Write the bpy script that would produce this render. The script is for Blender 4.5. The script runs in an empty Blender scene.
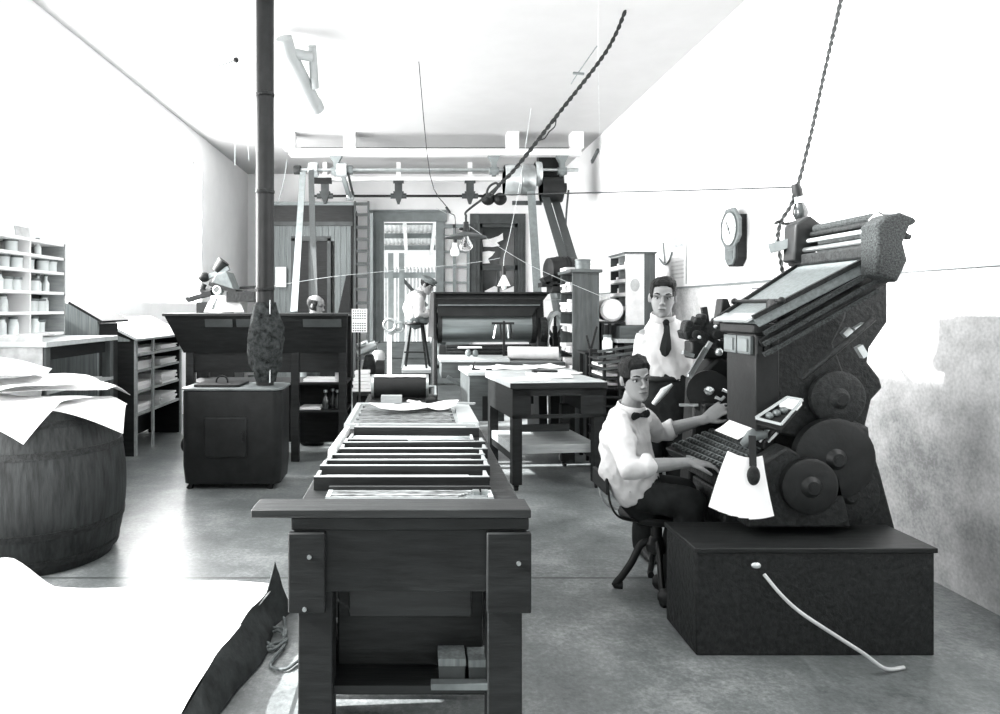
import bpy, bmesh, math, random
from mathutils import Vector, Matrix, Euler, noise
random.seed(7)
R = math.radians
PI = math.pi
SC = bpy.context.scene
COL = SC.collection
EYE, VX, VY, FL = 1.55, 414.0, 308.0, 700.0      # eye height, vanishing point, focal length in pixels
def W(px, py, Y):
    return Vector(((px - VX) * Y / FL, Y, EYE - (py - VY) * Y / FL))
def V(*a):
    return Vector(a)

# ------------------------------------------------------------------ materials
M = {}
def mk(name, v, rough=0.6, metal=0.0, var=0.25, scale=6.0, bump=0.0, stretch=(1, 1, 1), spec=0.4, tint=(0.95, 1.0, 1.0), detail=6.0):
    m = bpy.data.materials.new(name); m.use_nodes = True
    nt = m.node_tree; N = nt.nodes; L = nt.links
    p = N['Principled BSDF']
    tc = N.new('ShaderNodeTexCoord'); mp = N.new('ShaderNodeMapping')
    mp.inputs['Scale'].default_value = stretch
    L.new(tc.outputs['Object'], mp.inputs['Vector'])
    nz = N.new('ShaderNodeTexNoise'); nz.inputs['Scale'].default_value = scale
    nz.inputs['Detail'].default_value = detail; nz.inputs['Roughness'].default_value = 0.6
    L.new(mp.outputs['Vector'], nz.inputs['Vector'])
    cr = N.new('ShaderNodeValToRGB')
    lo, hi = v * (1 - var), v * (1 + var)
    cr.color_ramp.elements[0].position = 0.3; cr.color_ramp.elements[1].position = 0.7
    cr.color_ramp.elements[0].color = (lo * tint[0], lo * tint[1], lo * tint[2], 1)
    cr.color_ramp.elements[1].color = (min(1, hi * tint[0]), min(1, hi * tint[1]), min(1, hi * tint[2]), 1)
    L.new(nz.outputs['Fac'], cr.inputs['Fac']); L.new(cr.outputs['Color'], p.inputs['Base Color'])
    p.inputs['Roughness'].default_value = rough; p.inputs['Metallic'].default_value = metal
    p.inputs['Specular IOR Level'].default_value = spec
    if bump:
        b = N.new('ShaderNodeBump'); b.inputs['Strength'].default_value = bump; b.inputs['Distance'].default_value = 0.02
        L.new(nz.outputs['Fac'], b.inputs['Height']); L.new(b.outputs['Normal'], p.inputs['Normal'])
    M[name] = m
    return m
T = (0.90, 1.0, 1.0)
mk('dark_wood', 0.011, 0.55, 0, 0.45, 5, 0.15, (1, 1, 7), tint=T, spec=0.25)
mk('dark_wood_x', 0.012, 0.5, 0, 0.5, 5, 0.15, (1.2, 9, 9), tint=T, spec=0.3)
mk('worn_wood_x', 0.015, 0.42, 0, 0.55, 4, 0.15, (1.0, 10, 10), tint=T, spec=0.5)
mk('mid_wood', 0.07, 0.55, 0, 0.35, 4, 0.15, (6, 6, 0.8), tint=T)
mk('mid_wood_x', 0.08, 0.5, 0, 0.4, 4, 0.15, (0.8, 8, 8), tint=T)
mk('grey_board', 0.17, 0.7, 0, 0.35, 5, 0.2, (14, 14, 0.5), tint=T)
mk('pale_wood', 0.33, 0.55, 0, 0.2, 4, 0.1, (1, 7, 7))
mk('worktop', 0.46, 0.35, 0, 0.12, 5, 0.05, (1, 4, 4))
mk('duct_metal', 0.40, 0.5, 0.1, 0.08, 4, 0.0)
mk('black_iron', 0.009, 0.5, 0.0, 0.5, 9, 0.2, spec=0.32, tint=T)
mk('dull_iron', 0.014, 0.6, 0.0, 0.7, 40, 0.5, spec=0.3, tint=T)
mk('mottled_iron', 0.035, 0.75, 0.0, 0.95, 120, 0.6, spec=0.25, tint=T)
mk('grey_metal', 0.16, 0.45, 0.3, 0.3, 10, 0.1, tint=T)
mk('steel', 0.50, 0.28, 0.9, 0.15, 12, 0.05)
mk('bright_steel', 0.7, 0.25, 0.6, 0.1, 12, 0.0)
mk('cylinder_steel', 0.20, 0.34, 0.6, 0.2, 6, 0.03, (0.3, 4, 4), tint=T)
mk('rust', 0.03, 0.9, 0.0, 0.9, 22, 0.9, spec=0.15, tint=T)
mk('paper', 0.86, 0.8, 0, 0.04, 5, 0.0, tint=(1, 1, 1))
mk('old_paper', 0.70, 0.8, 0, 0.12, 9, 0.1, tint=(1, 1, 1))
mk('grey_paper', 0.42, 0.85, 0, 0.25, 12, 0.1, tint=(.98, 1, 1))
mk('print', 0.09, 0.8, 0, 0.3, 20, 0)
mk('faint_print', 0.38, 0.8, 0, 0.3, 30, 0)
mk('white_paint', 0.84, 0.55, 0, 0.04, 3, 0.05, tint=(1, 1, 1))
mk('grey_paint', 0.20, 0.6, 0, 0.15, 6, 0.05, tint=T)
mk('dark_paint', 0.055, 0.6, 0, 0.3, 6, 0.1, tint=T)
mk('corrugated', 0.52, 0.5, 0.1, 0.25, 5, 0.05, tint=(.97, 1, 1))
mk('canvas', 0.045, 0.9, 0, 0.5, 12, 0.4, tint=T)
mk('sack', 0.55, 0.9, 0, 0.2, 9, 0.3, tint=(.98, 1, 1))
mk('rope', 0.16, 0.9, 0, 0.3, 40, 0.3, tint=T)
mk('pale_rope', 0.6, 0.8, 0, 0.2, 40, 0.2)
mk('cord', 0.02, 0.7, 0, 0.3, 40, 0.2, tint=T)
mk('leather', 0.05, 0.6, 0, 0.4, 14, 0.2, (8, 8, 1), tint=T)
mk('pale_leather', 0.20, 0.6, 0, 0.2, 14, 0.1, tint=T)
mk('skin', 0.205, 0.5, 0, 0.12, 14, 0.03, tint=(.98, 1, 1), spec=0.35)
mk('lip', 0.06, 0.5, 0, 0.1, 14, 0)
mk('hair', 0.007, 0.6, 0, 0.7, 26, 0.7, (1, 5, 1), tint=T, spec=0.2)
mk('eye_white', 0.28, 0.3, 0, 0.05, 5, 0)
mk('iris', 0.012, 0.2, 0, 0.1, 5, 0)
mk('shirt', 0.50, 0.8, 0, 0.10, 9, 0.5, (1, 1, 1), tint=(1, 1, 1), spec=0.2, detail=3)
mk('trousers', 0.013, 0.85, 0, 0.5, 8, 0.4, tint=T, spec=0.15)
mk('grey_cloth', 0.12, 0.85, 0, 0.4, 8, 0.4, tint=T, spec=0.15)
mk('porcelain', 0.75, 0.25, 0, 0.05, 4, 0, spec=0.5)
mk('jar', 0.82, 0.25, 0, 0.2, 9, 0, spec=0.6)
mk('dark_glass', 0.03, 0.1, 0, 0.3, 4, 0, spec=0.7, tint=T)
mk('type_metal', 0.20, 0.4, 0.2, 0.85, 70, 0.5, (0.25, 1, 1), detail=2)
mk('clock_face', 0.72, 0.5, 0, 0.05, 4, 0)

def mk_glass(name, rough=0.05, tint=0.95):
    m = bpy.data.materials.new(name); m.use_nodes = True
    p = m.node_tree.nodes['Principled BSDF']
    p.inputs['Base Color'].default_value = (tint, tint, tint, 1)
    p.inputs['Transmission Weight'].default_value = 1.0
    p.inputs['Roughness'].default_value = rough; p.inputs['IOR'].default_value = 1.2
    M[name] = m
mk_glass('bulb_glass')

def mk_plaster(name, v, dado=None, dv=0.5):
    m = mk(name, v, 0.8, 0, 0.03, 3, 0.05, tint=(1, 1, 1), spec=0.2)
    if dado:
        nt = m.node_tree; N = nt.nodes; L = nt.links; p = N['Principled BSDF']
        base = p.inputs['Base Color'].links[0].from_socket
        geo = N.new('ShaderNodeNewGeometry'); sx = N.new('ShaderNodeSeparateXYZ')
        L.new(geo.outputs['Position'], sx.inputs['Vector'])
        lt = N.new('ShaderNodeMath'); lt.operation = 'LESS_THAN'; lt.inputs[1].default_value = dado
        L.new(sx.outputs['Z'], lt.inputs[0])
        n1 = N.new('ShaderNodeTexNoise'); n1.inputs['Scale'].default_value = 1.6; n1.inputs['Detail'].default_value = 8; n1.inputs['Roughness'].default_value = 0.72
        L.new(geo.outputs['Position'], n1.inputs['Vector'])
        n2 = N.new('ShaderNodeTexNoise'); n2.inputs['Scale'].default_value = 55; n2.inputs['Detail'].default_value = 3
        L.new(geo.outputs['Position'], n2.inputs['Vector'])
        ad = N.new('ShaderNodeMath'); ad.operation = 'MULTIPLY_ADD'; ad.inputs[1].default_value = 0.30
        L.new(n2.outputs['Fac'], ad.inputs[0]); L.new(n1.outputs['Fac'], ad.inputs[2])
        cr = N.new('ShaderNodeValToRGB')
        cr.color_ramp.elements[0].position = 0.48; cr.color_ramp.elements[1].position = 0.86
        a, b = dv * 0.62, min(0.9, dv * 1.7)
        cr.color_ramp.elements[0].color = (a * .97, a, a, 1); cr.color_ramp.elements[1].color = (b, b, b, 1)
        L.new(ad.outputs[0], cr.inputs['Fac'])
        mx = N.new('ShaderNodeMix'); mx.data_type = 'RGBA'
        L.new(lt.outputs[0], mx.inputs[0]); L.new(base, mx.inputs[6]); L.new(cr.outputs['Color'], mx.inputs[7])
        L.new(mx.outputs[2], p.inputs['Base Color'])
    return m
mk_plaster('plaster', 0.86)
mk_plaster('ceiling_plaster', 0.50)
mk('barrel_wood', 0.022, 0.6, 0, 0.7, 5, 0.3, (7, 7, 0.8), tint=T, spec=0.3)
mk_plaster('plaster_dado', 0.86, 1.77, 0.42)

def mk_floor():
    m = bpy.data.materials.new('concrete_floor'); m.use_nodes = True
    nt = m.node_tree; N = nt.nodes; L = nt.links; p = N['Principled BSDF']
    geo = N.new('ShaderNodeNewGeometry'); sx = N.new('ShaderNodeSeparateXYZ')
    L.new(geo.outputs['Position'], sx.inputs['Vector'])
    n1 = N.new('ShaderNodeTexNoise'); n1.inputs['Scale'].default_value = 1.3; n1.inputs['Detail'].default_value = 9; n1.inputs['Roughness'].default_value = 0.75
    n2 = N.new('ShaderNodeTexNoise'); n2.inputs['Scale'].default_value = 38; n2.inputs['Detail'].default_value = 4; n2.inputs['Roughness'].default_value = 0.8
    L.new(geo.outputs['Position'], n1.inputs['Vector']); L.new(geo.outputs['Position'], n2.inputs['Vector'])
    ad = N.new('ShaderNodeMath'); ad.operation = 'MULTIPLY_ADD'; ad.inputs[1].default_value = 0.55
    L.new(n2.outputs['Fac'], ad.inputs[0]); L.new(n1.outputs['Fac'], ad.inputs[2])
    cr = N.new('ShaderNodeValToRGB')
    e = cr.color_ramp.elements
    e[0].position = 0.52; e[0].color = (.045, .052, .052, 1)
    e[1].position = 1.02; e[1].color = (.36, .375, .375, 1)
    k = e.new(0.78); k.color = (.155, .168, .168, 1)
    L.new(ad.outputs[0], cr.inputs['Fac'])
    # joints between slabs
    def joint(sock, pos, w):
        s = N.new('ShaderNodeMath'); s.operation = 'SUBTRACT'; s.inputs[1].default_value = pos; L.new(sock, s.inputs[0])
        a = N.new('ShaderNodeMath'); a.operation = 'ABSOLUTE'; L.new(s.outputs[0], a.inputs[0])
        l = N.new('ShaderNodeMath'); l.operation = 'LESS_THAN'; l.inputs[1].default_value = w; L.new(a.outputs[0], l.inputs[0])
        return l.outputs[0]
    cur = cr.outputs['Color']
    for sock, pos in ((sx.outputs['Y'], 4.02), (sx.outputs['Y'], 8.6), (sx.outputs['X'], -0.47)):
        mx = N.new('ShaderNodeMix'); mx.data_type = 'RGBA'
        L.new(joint(sock, pos, 0.009), mx.inputs[0]); L.new(cur, mx.inputs[6]); mx.inputs[7].default_value = (.04, .045, .045, 1)
        cur = mx.outputs[2]
    L.new(cur, p.inputs['Base Color'])
    p.inputs['Roughness'].default_value = 0.34; p.inputs['Specular IOR Level'].default_value = 0.6
    b = N.new('ShaderNodeBump'); b.inputs['Strength'].default_value = 0.15; b.inputs['Distance'].default_value = 0.01
    L.new(n2.outputs['Fac'], b.inputs['Height']); L.new(b.outputs['Normal'], p.inputs['Normal'])
    M['floor'] = m
mk('clock_wood', 0.16, 0.5, 0, 0.3, 12, 0.05, tint=T)
mk('magazine_face', 0.22, 0.6, 0.0, 0.25, 60, 0.05, tint=T)
mk_floor()

# ------------------------------------------------------------------ geometry helpers
def rot3(r):
    if r is None: return Matrix.Identity(3)
    if isinstance(r, Matrix): return r.to_3x3()
    return Euler(r).to_matrix()
def frame(d, side=None):
    d = Vector(d).normalized()
    s = Vector(side) if side is not None else (Vector((0, 0, 1)) if abs(d.z) < 0.95 else Vector((1, 0, 0)))
    u = (s - d * s.dot(d)).normalized()
    return d, u, d.cross(u)
class MB:
    def __init__(s): s.bm = bmesh.new()
    def hull8(s, vs):
        v = [s.bm.verts.new(p) for p in vs]
        for f in ((0, 3, 2, 1), (4, 5, 6, 7), (0, 1, 5, 4), (1, 2, 6, 5), (2, 3, 7, 6), (3, 0, 4, 7)):
            s.bm.faces.new([v[i] for i in f])
        return s
    def box(s, c, d, r=None):
        m = rot3(r); c = Vector(c); x, y, z = d[0] / 2, d[1] / 2, d[2] / 2
        return s.hull8([c + m @ Vector(q) for q in ((-x, -y, -z), (x, -y, -z), (x, y, -z), (-x, y, -z), (-x, -y, z), (x, -y, z), (x, y, z), (-x, y, z))])
    def bb(s, a, b):
        return s.box([(a[i] + b[i]) / 2 for i in range(3)], [abs(b[i] - a[i]) for i in range(3)])
    def bar(s, p, q, w, h, up=(0, 0, 1)):
        p, q = Vector(p), Vector(q); d = q - p
        a, u, v = frame(d, up)
        k = [(-1, -1), (1, -1), (1, 1), (-1, 1)]
        return s.hull8([p + v * (i * w / 2) + u * (j * h / 2) for i, j in k] + [q + v * (i * w / 2) + u * (j * h / 2) for i, j in k])
    def rings(s, rings, caps=True, closed=False):
        bm = s.bm; rs = [[bm.verts.new(p) for p in r] for r in rings]; n = len(rs[0])
        k = len(rs)
        for i in range(k if closed else k - 1):
            a, b = rs[i], rs[(i + 1) % k]
            for j in range(n):
                bm.faces.new((a[j], a[(j + 1) % n], b[(j + 1) % n], b[j]))
        if caps and not closed:
            bm.faces.new(rs[0][::-1]); bm.faces.new(rs[-1])
        return s
    def tube(s, pts, r, n=8, side=None, round_=False, closed=False):
        pts = [Vector(p) for p in pts]
        if not isinstance(r, (list, tuple)): r = [r] * len(pts)
        r = [(q, q) if not isinstance(q, (list, tuple)) else q for q in r]
        rg = []; u = None; k = len(pts)
        P = list(zip(pts, r))
        if round_:
            d0 = (pts[0] - pts[1]).normalized(); d1 = (pts[-1] - pts[-2]).normalized()
            a = max(r[0]) ; b = max(r[-1])
            P = [(pts[0] + d0 * a * 0.92, tuple(x * 0.35 for x in r[0])), (pts[0] + d0 * a * 0.6, tuple(x * 0.8 for x in r[0]))] + P + \
                [(pts[-1] + d1 * b * 0.6, tuple(x * 0.8 for x in r[-1])), (pts[-1] + d1 * b * 0.92, tuple(x * 0.35 for x in r[-1]))]
        k = len(P)
        for i in range(k):
            if closed: d = P[(i + 1) % k][0] - P[i - 1][0]
            else: d = P[min(i + 1, k - 1)][0] - P[max(i - 1, 0)][0]
            if d.length < 1e-9: d = Vector((0, 0, 1))
            if side is not None: dd, u, v = frame(d, side)
            elif u is None: dd, u, v = frame(d)
            else:
                dd = d.normalized(); u = (u - dd * u.dot(dd))
                if u.length < 1e-6: dd, u, v = frame(d)
                u = u.normalized(); v = dd.cross(u)
            c, (ra, rb) = P[i]
            rg.append([c + u * (ra * math.cos(2 * PI * j / n)) + v * (rb * math.sin(2 * PI * j / n)) for j in range(n)])
        return s.rings(rg, not closed, closed)
    def cyl(s, p, q, r, r2=None, n=20):
        return s.tube([p, q], [r, r if r2 is None else r2], n)
    def lathe(s, prof, c=(0, 0, 0), axis=(0, 0, 1), n=24):
        d, u, v = frame(axis); c = Vector(c)
        return s.rings([[c + d * z + u * (r * math.cos(2 * PI * j / n)) + v * (r * math.sin(2 * PI * j / n)) for j in range(n)] for r, z in prof])
    def torus(s, c, axis, Rr, r, n=32, m=8):
        d, u, v = frame(axis); c = Vector(c)
        return s.tube([c + u * (Rr * math.cos(2 * PI * i / n)) + v * (Rr * math.sin(2 * PI * i / n)) for i in range(n)], r, m, side=axis, closed=True)
    def band(s, c, axis, ri, ro, h, n=36):
        d, u, v = frame(axis); c = Vector(c); rg = []
        for i in range(n):
            e = u * math.cos(2 * PI * i / n) + v * math.sin(2 * PI * i / n)
            rg.append([c + e * ri - d * h / 2, c + e * ro - d * h / 2, c + e * ro + d * h / 2, c + e * ri + d * h / 2])
        return s.rings(rg, False, True)
    def prism(s, poly, ax, a, b):
        def P(p, t):
            return {'y': (p[0], t, p[1]), 'x': (t, p[0], p[1]), 'z': (p[0], p[1], t)}[ax]
        return s.rings([[Vector(P(p, a)) for p in poly], [Vector(P(p, b)) for p in poly]])
    def ell(s, c, r, rot=None, n=16, m=10):
        mt = rot3(rot); c = Vector(c); rg = []
        for i in range(m + 1):
            t = PI * (0.03 + 0.94 * i / m)
            rg.append([c + mt @ Vector((r[0] * math.sin(t) * math.cos(2 * PI * j / n), r[1] * math.sin(t) * math.sin(2 * PI * j / n), -r[2] * math.cos(t))) for j in range(n)])
        return s.rings(rg)
    def sheet(s, f, nu, nv, th=0.002):
        """closed thin sheet from f(u,v) -> point"""
        bm = s.bm
        g = [[Vector(f(i / nu, j / nv)) for j in range(nv + 1)] for i in range(nu + 1)]
        nn = lambda i, j: ((g[min(i + 1, nu)][j] - g[max(i - 1, 0)][j]).cross(g[i][min(j + 1, nv)] - g[i][max(j - 1, 0)])).normalized()
        top = [[bm.verts.new(g[i][j] + nn(i, j) * th / 2) for j in range(nv + 1)] for i in range(nu + 1)]
        bot = [[bm.verts.new(g[i][j] - nn(i, j) * th / 2) for j in range(nv + 1)] for i in range(nu + 1)]
        for i in range(nu):
            for j in range(nv):
                bm.faces.new((top[i][j], top[i + 1][j], top[i + 1][j + 1], top[i][j + 1]))
                bm.faces.new((bot[i][j], bot[i][j + 1], bot[i + 1][j + 1], bot[i + 1][j]))
        for i in range(nu):
            bm.faces.new((top[i][0], bot[i][0], bot[i + 1][0], top[i + 1][0])); bm.faces.new((top[i][nv], top[i + 1][nv], bot[i + 1][nv], bot[i][nv]))
        for j in range(nv):
            bm.faces.new((top[0][j], top[0][j + 1], bot[0][j + 1], bot[0][j])); bm.faces.new((top[nu][j], bot[nu][j], bot[nu][j + 1], top[nu][j + 1]))
        return s
    def mesh(s, name, org=(0, 0, 0), smooth=True):
        bm = s.bm; o = Vector(org)
        for v in bm.verts: v.co -= o
        bmesh.ops.recalc_face_normals(bm, faces=bm.faces)
        me = bpy.data.meshes.new(name); bm.to_mesh(me); bm.free()
        if smooth:
            for f in me.polygons: f.use_smooth = True
            me.set_sharp_from_angle(angle=R(38))
        return me
    def build(s, name, m, parent=None, org=None, bevel=0.0, label=None):
        if org is None: org = ORG.get(parent.name, (0, 0, 0)) if parent else (0, 0, 0)
        me = s.mesh(name, org)
        me.materials.append(M[m] if isinstance(m, str) else m)
        ob = bpy.data.objects.new(name, me); COL.objects.link(ob)
        if parent: ob.parent = parent; ORG[ob.name] = tuple(org)
        else: ob.location = org
        if bevel:
            b = ob.modifiers.new('bevel', 'BEVEL'); b.width = bevel; b.segments = 2; b.limit_method = 'ANGLE'; b.angle_limit = R(50)
        if label: ob['label'] = label
        return ob
ORG = {}
def thing(name, label, cat, loc=(0, 0, 0), rotz=0.0, local=False, group=None):
    o = bpy.data.objects.new(name, None); COL.objects.link(o)
    o.empty_display_size = 0.05
    o.location = loc; o.rotation_euler = (0, 0, rotz); o['label'] = label; o['category'] = cat
    if group: o['group'] = group
    ORG[o.name] = (0, 0, 0) if local else tuple(loc)
    return o
def tag(o, label, cat, group=None, kind=None):
    o['label'] = label; o['category'] = cat
    if group: o['group'] = group
    if kind: o['kind'] = kind
    return o
def struct(name, mb, m, parent=None, bevel=0.0, org=(0, 0, 0)):
    o = mb.build(name, m, parent, org, bevel)
    if not parent: o['kind'] = 'structure'
    return o
def dup(root, loc=None, rotz=None, label=None, group=None):
    def cp(o, p):
        c = o.copy(); COL.objects.link(c)
        if p: c.parent = p
        for ch in list(o.children): cp(ch, c)
        return c
    r = cp(root, None)
    if loc is not None: r.location = loc
    if rotz is not None: r.rotation_euler = (0, 0, rotz)
    if label: r['label'] = label
    if group: r['group'] = group
    return r
def wob(p, amp, sc=3.0, seed=0.0):
    return noise.noise(Vector(p) * sc + Vector((seed, seed * 1.7, -seed))) * amp
def smoothpts(pts, k=6):
    """Catmull-Rom through points"""
    pts = [Vector(p) for p in pts]; out = []
    for i in range(len(pts) - 1):
        p0, p1, p2, p3 = pts[max(i - 1, 0)], pts[i], pts[i + 1], pts[min(i + 2, len(pts) - 1)]
        for j in range(k):
            t = j / k
            out.append(0.5 * ((2 * p1) + (p2 - p0) * t + (2 * p0 - 5 * p1 + 4 * p2 - p3) * t * t + (3 * p1 - p0 - 3 * p2 + p3) * t ** 3))
    out.append(pts[-1]); return out
def twisted(mb, pts, r, pitch=0.05, n=6):
    """two strands wound round each other along a path"""
    pts = smoothpts(pts, 12); L = 0.0; dist = [0.0]
    for a, b in zip(pts, pts[1:]): L += (b - a).length; dist.append(L)
    k = max(8, int(L / pitch * 8)); path = []; j = 0
    for i in range(k + 1):
        s = L * i / k
        while j < len(dist) - 2 and dist[j + 1] < s: j += 1
        t = (s - dist[j]) / max(1e-9, dist[j + 1] - dist[j]); path.append((pts[j].lerp(pts[j + 1], t), (pts[j + 1] - pts[j]), s))
    for ph in (0, PI):
        q = []
        for p, d, s in path:
            a, u, v = frame(d, (0.3, 1, 0.2)); w = 2 * PI * s / pitch + ph
            q.append(p + (u * math.cos(w) + v * math.sin(w)) * r)
        mb.tube(q, r * 1.05, n)
    return mb

# ------------------------------------------------------------------ the room
XL, XR, YB, ZC, Y0 = -3.4, 2.95, 14.3, 4.29, -1.2
struct('floor', MB().bb((XL - .2, Y0, -.12), (XR + .2, YB + .2, 0)), 'floor')
c = MB()                                     # ceiling with an unseen opening added over the front half for light from above
c.bb((XL - .2, Y0, ZC), (XR + .2, 2.0, ZC + .15)); c.bb((XL - .2, 5.2, ZC), (XR + .2, YB + .2, ZC + .15))
c.bb((XL - .2, 2.0, ZC), (-1.9, 5.2, ZC + .15)); c.bb((1.7, 2.0, ZC), (XR + .2, 5.2, ZC + .15))
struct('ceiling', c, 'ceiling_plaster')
w = MB()                                     # left wall with a tall window opening beside the camera
WY0, WY1, WZ0, WZ1 = 0.9, 3.4, 0.9, 3.5
w.bb((XL - .2, Y0, 0), (XL, WY0, ZC)); w.bb((XL - .2, WY1, 0), (XL, 6.15, ZC)); w.bb((XL - .2, 11.2, 0), (XL, YB + .2, ZC))
w.bb((XL - .2, 6.15, 0), (XL, 11.2, 1.62)); w.bb((XL - .2, 6.15, 3.9), (XL, 11.2, ZC))
w.bb((XL - .2, WY0, 0), (XL, WY1, WZ0)); w.bb((XL - .2, WY0, WZ1), (XL, WY1, ZC))
struct('wall_left', w, 'plaster')
wf = MB()                                    # tall white-painted window over the sloped cabinets
for y in (6.15, 11.15): wf.bb((XL - .19, y, 1.62), (XL - .13, y + .05, 3.9))
for z in (1.62, 3.85): wf.bb((XL - .19, 6.15, z), (XL - .13, 11.2, z + .05))
struct('window_2', wf, 'white_paint')
struct('wall_right', MB().bb((XR, Y0, 0), (XR + .2, YB + .2, ZC)), 'plaster_dado')
DX0, DX1, DZ = -0.613, 0.449, 3.31            # door opening
NX0, NX1, NZ0, NZ1 = 1.34, 2.12, 1.45, 3.27   # window opening
w = MB()
w.bb((XL, YB, 0), (DX0, YB + .2, ZC)); w.bb((DX0, YB, DZ), (DX1, YB + .2, ZC))
w.bb((DX1, YB, 0), (NX0, YB + .2, ZC)); w.bb((NX0, YB, 0), (NX1, YB + .2, NZ0)); w.bb((NX0, YB, NZ1), (NX1, YB + .2, ZC)); w.bb((NX1, YB, 0), (XR, YB + .2, ZC))
struct('wall_back', w, 'plaster')
# picture-rail line at the top of the painted dado
struct('trim_1', MB().bb((XR - .012, Y0, 1.765), (XR, YB, 1.785)), 'grey_paint')
# door frame and open glazed leaf
f = MB(); fw = 0.22
f.bb((DX0 - fw, YB - .06, 0), (DX0, YB + .03, DZ)); f.bb((DX1, YB - .06, 0), (DX1 + fw * .8, YB + .03, DZ)); f.bb((DX0 - fw - .04, YB - .07, DZ), (DX1 + fw, YB + .03, DZ + .19))
f.bb((DX0 - fw - .07, YB - .1, DZ + .19), (DX1 + fw + .03, YB + .0, DZ + .235))
for xx in (DX0 - .17, DX0 - .10): f.bb((xx, YB - .075, 0), (xx + .03, YB - .05, DZ))
dr = struct('door_1', f, 'grey_paint', bevel=.006)
lf = MB(); lx0, lx1, ly = 0.47, 1.13, YB - .11
cols = [(lx0 + .13, lx0 + .32), (lx0 + .38, lx1 - .06)]
zs = [1.75 + i * .315 for i in range(6)]
lf.bb((lx0, ly, .02), (cols[0][0], ly + .045, 3.25)); lf.bb((cols[0][1], ly, 1.7), (cols[1][0], ly + .045, 3.25)); lf.bb((cols[1][1], ly, .02), (lx1, ly + .045, 3.25))
lf.bb((cols[0][0], ly, .02), (cols[1][1], ly + .045, 1.74)); lf.bb((cols[0][0], ly, 3.17), (cols[1][1], ly + .045, 3.25))
for cx0, cx1 in cols:
    for z in zs[1:5]: lf.bb((cx0, ly, z - .02), (cx1, ly + .045, z + .02))
leaf = struct('door_leaf', lf, 'grey_paint', dr)
gp = MB()
for cx0, cx1 in cols:
    gp.bb((cx0 - .01, ly + .018, 1.73), (cx1 + .01, ly + .026, 3.18))
struct('glass_pane', gp, 'bulb_glass', leaf)
# window
f = MB()
for a, b in (((NX0 - .2, NZ0 - .1), (NX0, NZ1 + .2)), ((NX1, NZ0 - .1), (NX1 + .15, NZ1 + .2)), ((NX0, NZ1), (NX1, NZ1 + .2)), ((NX0 - .22, NZ0 - .14), (NX1 + .17, NZ0))):
    f.bb((a[0], YB - .07, a[1]), (b[0], YB + .05, b[1]))
f.bb((NX0 - .12, YB - .09, NZ0), (NX0 - .07, YB - .05, NZ1)); f.bb((NX1 + .06, YB - .09, NZ0), (NX1 + .1, YB - .05, NZ1))
wn = struct('window_1', f, 'dark_paint', bevel=.005)
sf = MB()
sf.bb((NX0, YB, NZ0), (NX0 + .06, YB + .05, NZ1)); sf.bb((NX1 - .06, YB, NZ0), (NX1, YB + .05, NZ1)); sf.bb((NX0, YB, NZ1 - .07), (NX1, YB + .05, NZ1)); sf.bb((NX0, YB, 2.32), (NX1, YB + .05, 2.42))
sf.bb(((NX0 + NX1) / 2 - .02, YB + .0, NZ0), ((NX0 + NX1) / 2 + .02, YB + .05, 2.32))
struct('window_sash', sf, 'dark_paint', wn)
struct('window_pane', MB().bb((NX0, YB + .06, NZ0), (NX1, YB + .068, NZ1)), 'dark_glass', wn)
# reflections and glare on the pane, modelled as flat pale patches
tp = MB()
def blob(mb, cx, cz, pts, y):
    mb.prism([(cx + a, cz + b) for a, b in pts], 'y', y, y + .004)
blob(tp, 1.62, 2.93, [(-.22, .02), (-.05, .04), (.12, .10), (.2, .16), (.21, .02), (.08, -.04), (.14, -.10), (0, -.13), (-.2, -.12)], YB + .052)
blob(tp, 1.50, 2.60, [(-.1, .1), (.04, .12), (.16, .1), (.1, .02), (.02, -.04), (.06, -.13), (-.1, -.14)], YB + .052)
blob(tp, 1.75, 1.7, [(-.3, .2), (-.1, .3), (.1, .22), (.3, .3), (.3, -.2), (-.3, -.2)], YB + .052)
struct('pane_glare', tp, 'old_paper', wn)
struct('baseboard_back', MB().bb((XL, YB - .025, 0), (DX0 - .3, YB, .18)), 'grey_paint')
struct('baseboard_left', MB().bb((XL, WY1, 0), (XL + .02, YB - .03, .18)), 'white_paint')

# outside the back door: a yard shed of corrugated iron
struct('ground_outside', MB().bb((-6, YB + .2, -.15), (6, 26, -.03)), 'old_paper')
t = thing('yard_shed', 'open shed of corrugated iron in the yard beyond the back door', 'shed', (0, 17.5, -.03))
rf = MB(); n = 380
x0, x1 = -2.6, 2.6
def roofz(y): return 3.62 - (y - 14.7) * 0.115
rf.rings([[V(x0 + (x1 - x0) * i / n, y, roofz(y) + .02 * math.sin(2 * PI * i / 7.6)) for y in (14.7, 18.4)] + [V(x0 + (x1 - x0) * i / n, y, roofz(y) + .03 + .02 * math.sin(2 * PI * i / 7.6)) for y in (18.4, 14.7)] for i in range(n + 1)])
rf.build('roof_sheet', 'corrugated', t)
for y in (15.4, 16.8, 18.2): MB().bb((x0, y - .05, roofz(y) - .16), (x1, y + .05, roofz(y) - .04)).build('purlin', 'grey_paint', t)
for x in (-1.45, -.2, .45, 1.7): MB().bar((x, 14.75, roofz(14.75) - .22), (x, 18.4, roofz(18.4) - .22), .08, .10).build('rafter', 'corrugated', t)
for x in (-.62, -.33, .95): MB().bb((x - .07, 18.6, -.03), (x + .07, 18.74, roofz(18.7) - .15)).build('post', 'grey_paint', t)
MB().bb((-2.6, 18.62, 2.35), (2.6, 18.72, 2.5)).build('tie_beam', 'grey_paint', t)
MB().bar((-.33, 18.68, 2.35), (.35, 18.68, 1.6), .09, .09).build('brace', 'dark_paint', t)
bw = MB(); n = 380
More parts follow.
